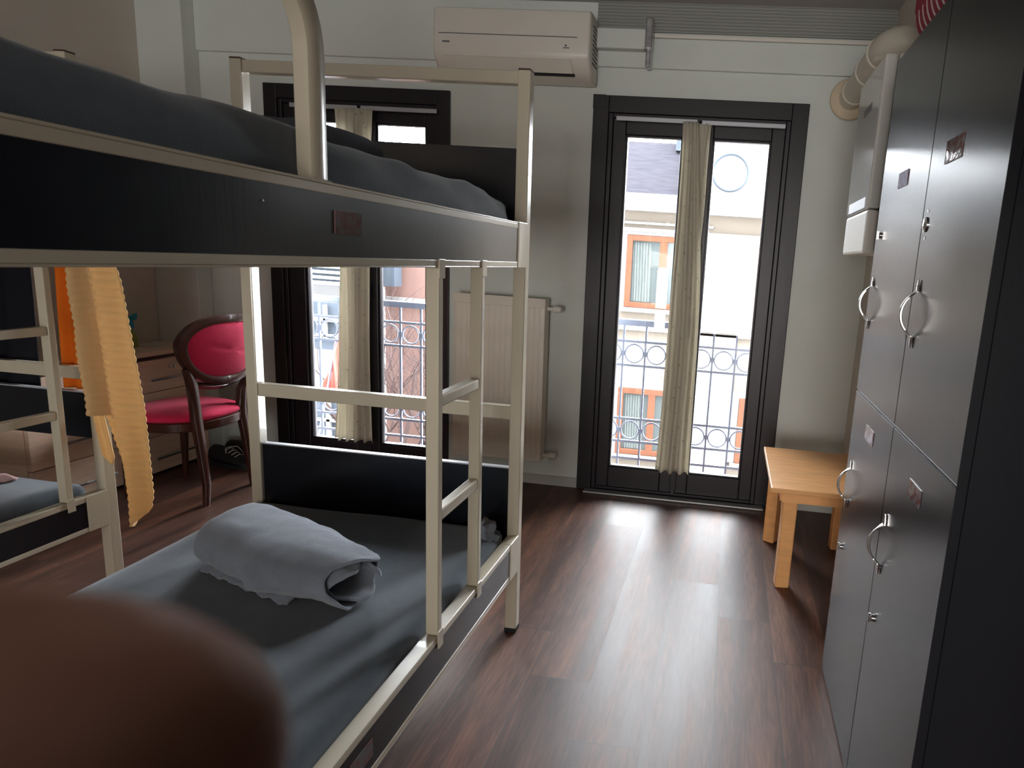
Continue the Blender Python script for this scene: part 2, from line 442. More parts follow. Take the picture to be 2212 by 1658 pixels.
def french(name, x0, x1, z0, z1, gl, gr, gz0, gz1, cas, handle_x, handle_z):
    """casing, two leaves, panes, handle"""
    root = struct(name, B((x0, x0+cas, D-0.014, D+0.10, 0, z1), (x1-cas, x1, D-0.014, D+0.10, 0, z1), (x0+cas, x1-cas, D-0.014, D+0.10, z1-cas, z1), bev=0.003), M_frame)
    lx0, lx1, lz1 = x0+cas, x1-cas, z1-cas
    # stepped fixed frame inside the casing
    fr = 0.022
    obj('inner_frame', B((lx0, lx0+fr, D-0.004, D+0.09, 0.0, lz1), (lx1-fr, lx1, D-0.004, D+0.09, 0, lz1), (lx0+fr, lx1-fr, D-0.004, D+0.09, lz1-fr, lz1), (lx0+fr, lx1-fr, D+0.0, D+0.09, 0.0, 0.022), bev=0.003), M_frame, root)
    mid = (gl[1]+gr[0])/2
    for (a, b, ga, gb) in ((lx0+fr, mid-0.001, gl[0], gl[1]), (mid+0.001, lx1-fr, gr[0], gr[1])):
        y0, y1 = D+0.006, D+0.062
        lf = obj('leaf', B((a, ga, y0, y1, 0.022, lz1-fr), (gb, b, y0, y1, 0.022, lz1-fr), (ga, gb, y0, y1, 0.022, gz0), (ga, gb, y0, y1, gz1, lz1-fr), bev=0.004), M_frame, root)
        bd = 0.009
        obj('glazing_bead', B((ga, ga+bd, y0+0.012, y1-0.01, gz0, gz1), (gb-bd, gb, y0+0.012, y1-0.01, gz0, gz1), (ga+bd, gb-bd, y0+0.012, y1-0.01, gz0, gz0+bd), (ga+bd, gb-bd, y0+0.012, y1-0.01, gz1-bd, gz1), bev=0.002), M_frame, lf)
        obj('pane', B((ga+0.002, gb-0.002, y0+0.026, y0+0.032, gz0+0.002, gz1-0.002)), M_glass, lf)
    obj('closing_strip', B((mid-0.018, mid+0.018, D-0.004, D+0.0055, 0.03, lz1-fr-0.005), bev=0.003), M_frame, root)
    bm = B((handle_x-0.012, handle_x+0.012, D-0.012, D-0.004, handle_z-0.03, handle_z+0.05), bev=0.003)
    tube(bm, [(handle_x, D-0.012, handle_z+0.03), (handle_x, D-0.045, handle_z+0.03), (handle_x, D-0.05, handle_z+0.02), (handle_x+0.002, D-0.05, handle_z-0.085)], 0.008, 8)
    obj('handle', bm, M_frameb, root, smooth=True, ang=40)
    return root
d1 = french('door_1', dx0, dx1, 0, dz1, (-0.588, -0.300), (-0.148, 0.137), 0.135, 1.880, 0.080, -0.180, 0.975)
w1 = french('window_1', wx0, wx1, 0, wz1, (-2.335, -2.050), (-1.915, -1.640), 0.130, 1.878, 0.072, -1.958, 0.995)
obj('corner_patch', B((dx0-0.001, dx0+0.062, D-0.0165, D-0.0135, 1.992, dz1+0.001)), M_frameb, d1)

# curtain rods
for i, (a, b, z, y, lb) in enumerate(((-0.634, -0.229, 1.947, D-0.03, 'thin grey curtain rod over the left leaf of the balcony door'),
                             (-0.209, 0.197, 1.945, D-0.03, 'thin grey curtain rod over the right leaf of the balcony door'),
                             (-2.362, -1.990, 1.937, D-0.03, 'thin grey curtain rod over the left leaf of the window behind the bunk'),
                             (-1.972, -1.561, 1.938, D-0.03, 'thin grey curtain rod over the right leaf of the window behind the bunk'))):
    bm = bmesh.new(); bx(bm, a, b, y-0.006, y+0.002, z-0.011, z+0.011, bev=0.003)
    for xx in (a+0.012, b-0.012): bx(bm, xx-0.004, xx+0.004, y+0.002, D+0.006 if True else D, z-0.004, z+0.004)
    tag(obj('curtain_rod', bm, M_rod), lb, 'curtain rod', 'curtain rods')

def curtain(name, top, bot, z1, z0, y, folds, label, mids=None, ph=0.0, amp=0.012):
    bm = bmesh.new()
    def fn(u, v):
        z = z1+(z0-z1)*v
        xl = top[0]+(bot[0]-top[0])*v; xr = top[1]+(bot[1]-top[1])*v
        if mids:
            w = math.sin(PI*v); xl += mids[0]*w; xr += mids[1]*w
        x = xl+(xr-xl)*u
        a = amp*(0.5+0.7*v)
        yy = y + a*math.sin(2*PI*folds*u+ph+0.8*math.sin(v*3+ph)) + 0.004*math.sin(9*u+7*v)
        z += (0.006*math.sin(2*PI*folds*u*1.0+1) if v > 0.98 else 0)
        return (x+0.003*math.sin(v*9+u*4), yy, z)
    grid(bm, fn, 64, 60)
    return tag(obj(name, bm, M_curtain, smooth=True, solid=0.0012), label, 'curtain', 'floral curtains')
curtain('curtain', (-0.298, -0.222), (-0.322, -0.142), 1.942, 0.160, D-0.058, 3.5, 'long cream floral curtain bunched down the middle of the balcony door', mids=(0.012, 0.03))
curtain('curtain', (-0.222, -0.158), (-0.196, -0.166), 1.940, 1.04, D-0.034, 2.5, 'narrow floral curtain strip hanging beside the door handle of the balcony door', ph=1.1, mids=(0.0, -0.006), amp=0.005)
curtain('curtain', (-2.100, -1.888), (-2.150, -1.922), 1.930, 0.160, D-0.058, 4.5, 'cream floral curtain hanging in the window behind the bunk beds', mids=(0.03, -0.015), ph=0.4)

# ============================================================ THINGS ON THE FAR WALL
# radiator
rad = thing('radiator', 'tall cream panel radiator on the wall between the window and the balcony door', 'radiator', (-1.18, 3.27, 0.165))
x0, x1, z0, z1, yf = -1.432, -0.940, 0.163, 1.037, 3.232
bm = bmesh.new(); bx(bm, x0, x1, yf+0.006, 3.31, z0+0.01, z1-0.01, bev=0.006)
obj('casing', bm, M_rad, rad)
bm = bmesh.new()
nf = 15
prof = [(x0+0.004, 0.004)]
for k in range(nf):
    a = x0+0.02+(x1-x0-0.04)*k/nf; w = (x1-x0-0.04)/nf
    prof += [(a, 0.0), (a+w*0.72, 0.0), (a+w*0.80, 0.0016), (a+w*0.92, 0.0016)]
prof += [(x1-0.02, 0), (x1-0.004, 0.004)]
vs = []
for zz, ins in ((z0+0.02, 0), (z1-0.05, 0)):
    vs.append([bm.verts.new((px, yf+py, zz)) for px, py in prof])
for i in range(len(prof)-1): bm.faces.new((vs[0][i], vs[0][i+1], vs[1][i+1], vs[1][i]))
bx(bm, x0, x1, yf+0.0, yf+0.006, z1-0.05, z1, bev=0.002); bx(bm, x0, x1, yf+0.0, yf+0.006, z0, z0+0.02, bev=0.002)
obj('front_panel', bm, M_rad, rad)
obj('side_cover', B((x1-0.004, x1+0.002, yf, 3.312, z0, z1), bev=0.0015), M_rad, rad)
obj('top_grille', B(*[(x0+0.02+k*0.022, x0+0.034+k*0.022, yf+0.012, 3.300, z1-0.01, z1-0.004) for k in range(21)]), M_rad, rad)
for zz in (0.985, 0.190):
    bm = bmesh.new()
    tube(bm, [(x1+0.002, 3.275, zz), (x1+0.03, 3.275, zz)], 0.010, 10)
    lathe(bm, (x1+0.03, 3.275, zz), [(0.010, 0), (0.017, 0.004), (0.019, 0.018), (0.016, 0.045), (0.010, 0.05)], 16, 'x')
    tube(bm, [(x1+0.022, 3.275, zz), (x1+0.022, D-0.001, zz)], 0.008, 8)
    obj('valve', bm, M_white, rad, smooth=True, ang=40)

# air conditioner
ac = thing('air_conditioner', 'white wall-mounted split air conditioner above the bunk bed, near the ceiling', 'air conditioner', (-1.12, 3.2, 2.1))
ax0, ax1, ay1 = -1.500, -0.742, D-0.0225
def ac_prof():   # (y, z) side profile
    return [(ay1, 2.375), (3.175, 2.378), (3.150, 2.368), (3.140, 2.340), (3.135, 2.185), (3.140, 2.160), (3.185, 2.112), (3.235, 2.092), (ay1, 2.088)]
bm = bmesh.new()
P = ac_prof()
prism(bm, [(ax0, y, z) for y, z in P], (ax1-ax0, 0, 0))
es = [e for e in bm.edges if abs(e.verts[0].co.x-e.verts[1].co.x) < 1e-5]
bmesh.ops.bevel(bm, geom=es, offset=0.014, segments=4, affect='EDGES', profile=0.5)
obj('body', bm, M_white, ac, smooth=True, ang=35)
obj('panel_seam', B((ax0+0.03, ax1-0.06, 3.1342, 3.138, 2.2515, 2.2545)), M_mark, ac)
bm = bmesh.new()
prism(bm, [(ax0+0.055, 3.1385, 2.158), (ax0+0.055, 3.1835, 2.1105), (ax0+0.055, 3.1795, 2.1065), (ax0+0.055, 3.1345, 2.154)], (ax1-ax0-0.14, 0, 0))
obj('air_flap', bm, M_white, ac)
bm = bmesh.new(); bx(bm, ax0+0.05, ax1-0.08, 3.182, 3.20, 2.098, 2.108)
obj('air_slot', bm, M_gap, ac)
obj('maker_mark', B((ax0+0.05, ax0+0.085, 3.1335, 3.1346, 2.212, 2.219)), M_mark, ac)
bm = bmesh.new(); bx(bm, ax1-0.125, ax1-0.095, 3.1335, 3.1346, 2.204, 2.208)
lathe(bm, (ax1-0.112, 3.134, 2.216), [(0.005, 0), (0.005, 0.0006)], 12, 'y')
obj('emblem', bm, M_mark, ac)
obj('side_grille', B(*[(ax1-0.002, ax1+0.0015, 3.20, 3.30, 2.16+k*0.02, 2.17+k*0.02) for k in range(9)]), M_mark, ac)
tag(obj('pipe_trunking', B((ax1+0.0, -0.505, D-0.075, D-0.0225, 2.255, 2.345), bev=0.006), M_wall), 'boxy grey pipe cover running right from the air conditioner', 'pipe cover')
tag(obj('foil_tape', B((-0.505, -0.470, D-0.085, D-0.0225, 2.255, 2.395), (-0.500, -0.474, D-0.078, D-0.0225, 2.175, 2.256), bev=0.006), M_tape), 'shiny silver tape wrap at the end of the pipe cover', 'tape')
bm = bmesh.new(); bx(bm, -0.468, 0.60, D-0.045, D-0.034, 2.318, 2.334, bev=0.003)
tag(obj('cable_conduit', bm, M_white), 'thin white cable conduit running along the wall above the balcony door', 'conduit')

# boiler
bo = thing('boiler', 'white wall-hung boiler beside the lockers, right of the balcony door', 'boiler', (0.54, 2.41, 1.335))
bx0, by0, by1, bz0, bz1 = 0.418, 2.215, 2.613, 1.335, 1.955
obj('case', B((bx0+0.045, XR-0.001, by0+0.004, by1-0.004, bz0+0.005, bz1), bev=0.008), M_white, bo)
obj('front_panel', B((bx0, bx0+0.040, by0, by1, bz0+0.145, bz1-0.005), bev=0.008), M_whitegloss, bo)
obj('control_flap', B((bx0+0.002, bx0+0.040, by0+0.003, by1-0.003, bz0, bz0+0.142), bev=0.010), M_white, bo)
obj('display', B((bx0-0.0005, bx0+0.001, by0+0.05, by1-0.05, bz0+0.15, bz0+0.185)), M_rod, bo)
obj('maker_mark', B((bx0-0.001, bx0+0.001, by0+0.13, by0+0.26, bz1-0.145, bz1-0.120)), M_mark, bo)
fx, fz = 0.487, 2.083
rx_, ry_ = 0.605, 2.53
pts = [(rx_, ry_, bz1), (rx_, ry_, fz-0.06)] + [(rx_-0.06+0.06*math.cos(a), ry_, fz-0.06+0.06*math.sin(a)) for a in [PI/2*k/6 for k in range(1, 7)]]
pts += [(fx+0.058-0.058*math.sin(a), ry_+0.10*(1-math.cos(a)), fz) for a in [PI/2*k/8 for k in range(1, 9)]] + [(fx, 2.9, fz), (fx, D-0.002, fz)]
bm = bmesh.new()
tube(bm, pts, 0.055, 22)
fl = obj('flue_pipe', bm, M_flue, bo, smooth=True, ang=40)
for yy in (ry_+0.115, ry_+0.34, D-0.17):
    bm = bmesh.new(); lathe(bm, (fx, yy, fz), [(0.0555, 0), (0.060, 0.004), (0.060, 0.03), (0.0555, 0.034)], 22, 'y')
    obj('collar', bm, M_flue, fl, smooth=True, ang=40)
bm = bmesh.new(); lathe(bm, (rx_-0.005, ry_, bz1), [(0.040, 0), (0.058, 0.0), (0.058, 0.02), (0.040, 0.022)], 22, 'z')
obj('collar', bm, M_flue, fl, smooth=True, ang=40)
bm = bmesh.new(); lathe(bm, (fx, D-0.022, fz), [(0.05, -0.02), (0.068, -0.02), (0.092, -0.008), (0.095, 0.0)], 28, 'y')
obj('flange', bm, M_flange, fl, smooth=True, ang=40)

# ============================================================ BUNK BEDS
def bent(bm, pts, hw, hd):
    """rectangular tube through points lying in an x = const plane; hw half width in x, hd half depth"""
    pts = [Vector(p) for p in pts]; rings = []
    for i, p in enumerate(pts):
        a = pts[max(0, i-1)]; b = pts[min(len(pts)-1, i+1)]
        t = (b-a).normalized(); n = Vector((1, 0, 0)); bi = t.cross(n).normalized()
        c = 0.28
        ring = []
        for sx, sy in ((1, 1-c), (1-c, 1), (-(1-c), 1), (-1, 1-c), (-1, -(1-c)), (-(1-c), -1), (1-c, -1), (1, -(1-c))):
            ring.append(bm.verts.new(p+n*hw*sx+bi*hd*sy))
        rings.append(ring)
    for i in range(len(rings)-1):
        for k in range(8): bm.faces.new((rings[i][k], rings[i][(k+1) % 8], rings[i+1][(k+1) % 8], rings[i+1][k]))
    bm.faces.new(rings[0][::-1]); bm.faces.new(rings[-1])

BW, Yf, Yn = 0.935, 1.918, -0.06      # width, near face of far posts, near end
PW = 0.038
def bunk(X, label, guard, near, panel_z, lad_y):
    t = thing('bunk_bed', label, 'bunk bed', (X-BW/2, 0.95, 0), 'bunk beds')
    yb = Yf+PW
    for px in (X-PW, X-BW):
        for py in (Yf, Yn):
            p = obj('post', B((px, px+PW, py, py+PW, 0.012, 1.777), bev=0.0035), M_cream, t)
            obj('foot_cap', B((px-0.001, px+PW+0.001, py-0.001, py+PW+0.001, 0, 0.016), bev=0.002), M_gap, p)
            obj('top_cap', B((px+0.001, px+PW-0.001, py+0.001, py+PW-0.001, 1.777, 1.781)), M_mahog, p)
    for py in (Yf+0.004, Yn+0.004):
        obj('top_bar', B((X-BW+PW, X-PW, py, py+0.030, 1.739, 1.775), bev=0.003), M_cream, t)
        obj('middle_bar', B((X-BW+PW, X-PW, py, py+0.030, 0.738, 0.781), bev=0.003), M_cream, t)
        pn = obj('upper_end_panel', B((X-BW+PW, X-PW, py+0.008, py+0.024, 1.24, 1.562), bev=0.001), M_black, t)
        e = obj('lower_end_panel', B((X-BW+PW, X-PW, py+0.008, py+0.024, panel_z[0], panel_z[1]), bev=0.001), M_black, t)
        obj('panel_edge_strip', B((X-BW+PW, X-PW, py+0.006, py+0.026, panel_z[1], panel_z[1]+0.004)), M_rod, e)
        for zz in (1.232, 0.25):
            obj('end_rail', B((X-BW+PW, X-PW, py+0.002, py+0.03, zz-0.014, zz), bev=0.002), M_cream, t)
    ya, ye = Yn+PW, Yf
    for (zb, zt, nm) in ((1.218, 1.347, 'upper'), (0.226, 0.350, 'lower')):
        for sx in (0, 1):
            xo = X if sx == 0 else X-BW
            s = -1 if sx == 0 else 1
            def xs(a, b): return (min(xo+s*a, xo+s*b), max(xo+s*a, xo+s*b))
            o = obj(nm+'_side_board', B((*xs(0.0015, 0.018), ya, ye-0.0, zb+0.014, zt-0.016), bev=0.0006), M_black, t)
            # folded steel angle: vertical lip and inward flange
            bm = B((*xs(0, 0.020), ya, ye, zt-0.018, zt-0.0042), (*xs(0, 0.034), ya, ye, zt-0.004, zt), bev=0.0012)
            obj('rail_top', bm, M_cream, o)
            bm = B((*xs(0, 0.020), ya, ye, zb+0.0032, zb+0.016), (*xs(0, 0.034), ya, ye, zb, zb+0.003), bev=0.001)
            obj('rail_bottom', bm, M_cream, o)
            for yy0, yy1 in ((ye-0.072, ye+0.002), (ya-0.002, ya+0.072)):
                obj('end_plate', B((*xs(-0.002, 0.0205), yy0, yy1, zb-0.001, zt+0.0015), bev=0.0015), M_cream, o)
        obj('slat_base', B((X-BW+0.021, X-0.021, ya, ye, zb+0.004, zb+0.018)), M_mahog, t)
    # ladder on the right side
    y1, y2 = lad_y
    lad = obj('ladder', B((X-0.0295, X+0.0015, y1, y1+0.022, 0.352, 1.2175), (X-0.0295, X+0.0015, y2, y2+0.022, 0.352, 1.2175), bev=0.003), M_cream, t)
    for yy in (y1, y2):
        obj('hook', B((X+0.0005, X+0.0045, yy-0.003, yy+0.025, 1.195, 1.236), bev=0.001), M_cream, lad)
        obj('hook', B((X+0.0005, X+0.0045, yy-0.001, yy+0.023, 0.318, 0.362), bev=0.001), M_cream, lad)
    for zt in (0.935, 0.662):
        bm = B((X-0.0275, X-0.001, y1+0.022, y2, zt-0.028, zt), bev=0.004)
        obj('rung', bm, M_cream, lad)
    if guard:
        yg = 0.945
        pts = [(X-0.018, yg, 1.343), (X-0.018, yg, 1.525)] + [(X-0.018, yg-0.11+0.11*math.cos(a), 1.525+0.11*math.sin(a)) for a in [PI/2*k/10 for k in range(1, 11)]] + [(X-0.018, 0.30, 1.635)]
        pts += [(X-0.018, 0.30-0.11*math.sin(a), 1.525+0.11*math.cos(a)) for a in [PI/2*k/8 for k in range(1, 9)]] + [(X-0.018, 0.19, 1.343)]
        bm = bmesh.new(); bent(bm, pts, 0.0155, 0.019)
        g = obj('guard_rail', bm, M_cream, t, smooth=True, ang=45)
        bm = bmesh.new()
        bx(bm, X-0.034, X-0.002, yg-0.021, yg+0.024, 1.3465, 1.349, bev=0.0008)
        obj('weld_plate', bm, M_cream, g)
    if near:
        s = obj('label_sleeve', B((X-0.0022, X+0.0008, 0.970, 1.043, 1.270, 1.306)), M_cardb, t)
        s['label'] = 'clear plastic label sleeve with a reddish card'
        s = obj('label_sleeve', B((X-0.0022, X+0.0008, 0.975, 1.048, 0.268, 0.306)), M_cardb, t)
        s['label'] = 'clear plastic label sleeve with a faded pink card'
        obj('screw', B((X-0.001, X+0.001, 0.812, 0.8145, 1.304, 1.3065)), M_chrome, t)
    return t
XB1, XB2 = -0.6225, -2.105
bunk(XB1, 'cream steel bunk bed nearest the viewer, with the grey rolled towel on it', True, True, (0.262, 0.573), (1.331, 1.573))
bunk(XB2, 'cream steel bunk bed at far left, with a yellow towel hanging at its corner', False, False, (0.530, 0.690), (1.540, 1.782))

def softbox(name, m, x0, x1, y0, y1, z0, z1, r=0.03, amp=0.004, sc=5.0, nx=40, ny=90, seed=0, parent=None, edge=None, fold=None):
    """mattress with rounded edges and wrinkled cover"""
    bm = bmesh.new()
    bx(bm, x0, x1, y0, y1, z0, z1)
    L = lambda a, b, n: [a+(b-a)*k/n for k in range(1, n)]
    for ax, pl in ((0, L(x0, x1, nx)), (1, L(y0, y1, ny)), (2, L(z0, z1, 6))):
        for v in pl:
            no = [0, 0, 0]; no[ax] = 1; co = [0, 0, 0]; co[ax] = v
            bmesh.ops.bisect_plane(bm, geom=bm.verts[:]+bm.edges[:]+bm.faces[:], plane_co=co, plane_no=no)
    cx, cy, cz = (x0+x1)/2, (y0+y1)/2, (z0+z1)/2
    hx, hy, hz = (x1-x0)/2, (y1-y0)/2, (z1-z0)/2
    for v in bm.verts:
        p = v.co-Vector((cx, cy, cz))
        q = Vector((max(-hx+r, min(hx-r, p.x)), max(-hy+r, min(hy-r, p.y)), max(-hz+min(r, hz), min(hz-min(r, hz), p.z))))
        d = p-q
        if d.length > 1e-6:
            d = d.normalized()*min(r, d.length if d.length < r else r)
            # push to rounded surface
            on = max(abs(p.x)-hx, abs(p.y)-hy, abs(p.z)-hz) > -1e-5
            if on: d = d.normalized()*r if (abs(d.x) > 1e-4)+(abs(d.y) > 1e-4)+(abs(d.z) > 1e-4) > 1 else d
        w = Vector((cx, cy, cz))+q+d
        if w.z > z0+0.01:
            n = noise.fractal(Vector((w.x*sc+seed, w.y*sc, w.z*sc)), 1.0, 2.0, 3)
            w.z += amp*n
            w.x += amp*0.6*noise.noise(Vector((w.x*sc*1.5, w.y*sc*2+9, w.z*8)))
            if fold: w = fold(w)
        v.co = w
    bm.normal_update()
    return obj(name, bm, m, parent, smooth=True)

def fold_up(w):   # diagonal drapery folds along the visible side of the upper mattress
    if w.x > -0.80:
        k = max(0.0, min(1.0, (w.x+0.80)/0.14))
        w.x += 0.006*k*math.sin((w.y*2.2+w.z*9)*9)
        w.z += 0.003*k*math.sin(w.y*17)+0.0015*k*math.sin(w.y*41)
        if w.y > 1.68: w.z -= 0.30*k*(w.y-1.68)*0.5
    return w
mu = softbox('mattress', M_sheet, -1.525, -0.652, 0.0, 1.865, 1.238, 1.422, r=0.030, amp=0.006, sc=4, fold=fold_up)
tag(mu, 'thick mattress in a dark grey-blue sheet on the top bunk nearest the viewer', 'mattress', 'mattresses')
ml = softbox('mattress', M_sheet, -1.540, -0.662, 0.0, 1.912, 0.246, 0.383, r=0.035, amp=0.004, sc=4, seed=5)
tag(ml, 'mattress in a grey-blue sheet on the lower bunk, carrying the grey rolled towel', 'mattress', 'mattresses')
# bunched sheet corner
bm = bmesh.new()
def fn(u, v):
    a = u*2*PI; rr = 0.030*(1-0.3*v)+0.006*math.sin(5*a+3*v)
    return (-0.700+rr*math.cos(a)*1.1+0.006*math.sin(9*v), 1.835+rr*math.sin(a)*1.2, 0.360+0.065*v+0.006*math.sin(a*3+v*8))
g = grid(bm, fn, 40, 12, closeu=True); bm.faces.new([g[i][-1] for i in range(40)])
obj('bunched_corner', bm, M_blanket, ml, smooth=True)
for (z0, z1, lb, yy) in ((1.238, 1.395, 'dark mattress on the top bunk by the left wall, almost hidden behind the near bunk', 1.90), (0.246, 0.385, 'grey mattress on the lower bunk by the left wall, with a pink cloth on it', 1.90)):
    o = softbox('mattress', M_sheet, XB2-BW+0.035, XB2-0.040, 0.0, yy, z0, z1, r=0.035, amp=0.005, sc=4, seed=z0*9, nx=24, ny=50)
    tag(o, lb, 'mattress', 'mattresses')

# pillow / blanket on the top bunk
def cushion(name, m, c, sx, sy, sz, rot=0, seed=0, amp=0.01, parent=None, pw=0.5):
    bm = bmesh.new()
    bmesh.ops.create_uvsphere(bm, u_segments=48, v_segments=28, radius=1)
    mt = Matrix.Rotation(rot, 3, 'Z')
    for v in bm.verts:
        p = v.co
        q = Vector((math.copysign(abs(p.x)**pw, p.x)*sx, math.copysign(abs(p.y)**pw, p.y)*sy, math.copysign(abs(p.z)**0.8, p.z)*sz))
        n = noise.fractal(q*14+Vector((seed, 0, 0)), 1, 2, 3)
        q += p.normalized()*amp*n
        v.co = Vector(c)+mt@q
        if v.co.z < c[2]-sz*0.92: v.co.z = c[2]-sz*0.92
    return obj(name, bm, m, parent, smooth=True)
tag(cushion('pillow', M_pillowd, (-1.140, 1.50, 1.458), 0.265, 0.14, 0.066, rot=R(-4), amp=0.007, pw=0.4), 'dark grey pillow lying on the top bunk nearest the viewer', 'pillow')

# rolled towel on the lower mattress
def roll():
    bm = bmesh.new()
    # cross-section: spiral of cloth (u across, w up)
    sec = []
    for k in range(96):
        t = k/95
        a = -PI*0.52 - t*PI*3.6          # from underneath, up over the front, back down and in
        rx = 0.098*(1-0.36*t); rz = 0.066*(1-0.42*t)
        sec.append((rx*math.cos(a), 0.069+rz*math.sin(a)))
    A = Vector((-1.325, 1.535, 0.386)); Bv = Vector((-0.845, 1.375, 0.386))
    ax = (Bv-A).normalized(); side = Vector((-ax.y, ax.x, 0))
    NV = 70
    def fn(u, v):
        i = min(95, int(round(u*95))); s, w = sec[i]
        t = i/95
        bulge = 1.0+0.10*math.sin(PI*v) - 0.30*max(0, 0.12-v)/0.12*1.0 - 0.30*max(0, v-0.55)/0.45
        hz = 1.0+0.18*(1-v) - 0.10*v - (0.35*max(0, 0.10-v)/0.10)
        L = 0.0
        if v > 0.95: L = (v-0.95)*0.5*math.sin(t*26)
        p = A + (Bv-A)*v + ax*L
        dent = 0.020*math.exp(-((v-0.60)**2)/0.004-((t-0.12)**2)/0.003)
        n = noise.fractal(Vector((v*5, t*14, 3)), 1, 2, 3)*0.006
        s2 = s*(1.25 if v > 0 else 1)*bulge
        w2 = max(0.004, w*hz*(1.0)+n)
        q = p + side*(s2-dent*0.7+n) + Vector((0, 0, w2 - dent*0.6))
        return q
    grid(bm, fn, 96, NV)
    return bm
rl = obj('rolled_towel', roll(), M_blanket, smooth=True, solid=0.006)
tag(rl, 'pale grey-blue towel rolled up on the lower mattress of the near bunk', 'towel')
# frayed fold under the roll
bm = bmesh.new()
def fn(u, v):
    A = Vector((-1.30, 1.455, 0.392)); Bv = Vector((-0.98, 1.345, 0.392))
    p = A+(Bv-A)*u; side = Vector((-0.31, -0.95, 0))
    return p+side*(0.035*v*(1+0.12*v*noise.noise(Vector((u*30, 1, 4)))+0.10*v*noise.noise(Vector((u*9, 7, 4)))))+Vector((0, 0, 0.018*(1-v)+0.004*math.sin(u*37+v*3)))
grid(bm, fn, 90, 8)
obj('loose_fold', bm, M_blanket, rl, smooth=True, solid=0.003)

# pink cloth on the far lower bunk
bm = bmesh.new()
def fn(u, v):
    x = -2.62+0.26*u; y = 1.70+0.13*v
    e = (math.sin(PI*u)*math.sin(PI*v))**0.4
    return (x+0.012*math.sin(v*9), y+0.015*math.sin(u*8), 0.392+0.040*e+0.010*math.sin(u*22+v*7)*e+0.008*noise.noise(Vector((u*8, v*8, 0))))
grid(bm, fn, 50, 30)
tag(obj('folded_cloth', bm, M_pink, smooth=True, solid=0.004), 'crumpled pink cloth lying on the lower mattress by the left wall', 'cloth')

# yellow towel hanging at the second bunk's corner
tw = thing('bath_towel', 'long yellow ribbed towel hanging from the rail of the left bunk', 'towel', (-2.10, 1.86, 1.3))
def layer(xt, xb, zt, zb, y, w_t, w_b, ph, slant=0.0, ribs=0.0032):
    bm = bmesh.new()
    def fn(u, v):
        z = zt+(zb-zt)*v
        cx = xt+(xb-xt)*v**0.9; w = w_t+(w_b-w_t)*v
        x = cx+(u-0.5)*w
        yy = y+0.030*math.sin(2*PI*1.35*u+ph+0.5*v)*(0.6+0.5*v)
        rib = 0.62*ribs*math.sin(z*2*PI/0.024)
        z += slant*(u-0.5)*(v**3)
        if v > 0.93: z += 0.0
        n = 0.004*noise.noise(Vector((u*4, v*9, ph)))
        return (x+n, yy-rib+n, z)
    grid(bm, fn, 50, 420)
    return bm
obj('front_layer', layer(-2.085, -2.022, 1.352, 0.650, 1.842, 0.062, 0.108, 0.3, slant=-0.03), M_towel, tw, smooth=True, solid=0.006)
bm = bmesh.new()
def fn(u, v):
    zt, zb = 1.352, 0.262
    z = zt+(zb-zt)*v
    xl = [(-2.10, 0), (-2.055, 0.40), (-2.045, 0.62), (-1.985, 0.80), (-1.965, 1.0)]
    xr = [(-2.02, 0), (-1.945, 0.25), (-1.895, 0.62), (-1.885, 0.90), (-1.895, 1.0)]
    def ip(a, t):
        for (p, s), (q, e) in zip(a, a[1:]):
            if t <= e: return p+(q-p)*(t-s)/(e-s)
        return a[-1][0]
    x0_, x1_ = ip(xl, v), ip(xr, v)
    x = x0_+(x1_-x0_)*u
    if v > 0.9:
        z += (0.10*(v-0.9)/0.1)*(abs(u-0.35))**1.2
    yy = 1.872+0.022*math.sin(2*PI*1.1*u+0.9)*(0.7+0.4*v)-0.02*v
    rib = 0.0022*math.sin((z+0.05*u*v)*2*PI/0.024)
    return (x, yy-rib, z)
grid(bm, fn, 46, 480)
obj('back_layer', bm, M_towel, tw, smooth=True, solid=0.006)
bm = bmesh.new()
def fn(u, v):
    a = PI*v
    return (-2.145+(-1)*0.0+0.045*math.cos(a)*(1 if v < 0.5 else 0.4)+0.02, 1.80+0.075*u, 1.352+0.010*math.sin(a))
grid(bm, fn, 10, 16)
obj('fold_over_rail', bm, M_towel, tw, smooth=True, solid=0.005)
bm = bmesh.new()
def fn(u, v):
    z = 0.66-0.20*v
    return (-2.095+0.055*u+0.028*v, 1.880+0.010*math.sin(5*u), z+0.03*v*(u-0.5)**2*4+0.003*math.sin(z*260))
grid(bm, fn, 20, 60)
obj('inner_corner', bm, M_towel, tw, smooth=True, solid=0.005)

# orange towel behind the second bunk's end frame
bm = bmesh.new()
def fn(u, v):
    z = 1.760+(0.692-1.760)*v
    x = -2.292+0.098*u+0.006*math.sin(v*5)
    return (x, 1.975+0.010*math.sin(2*PI*2*u+v*2), z)
grid(bm, fn, 40, 80)
tag(obj('orange_towel', bm, M_orange, smooth=True, solid=0.006), 'bright orange towel hanging behind the end frame of the left bunk', 'towel')
bm = bmesh.new()
def fn(u, v):
    z = 1.760+(0.620-1.760)*v
    x = -3.05+0.64*u+0.01*math.sin(v*4)
    return (x, 1.985+0.014*math.sin(2*PI*5*u+v*2), z)
grid(bm, fn, 90, 40)
tag(obj('black_blanket', bm, M_blackcloth, smooth=True, solid=0.006), 'black blanket hanging over the end frame of the left bunk', 'blanket')

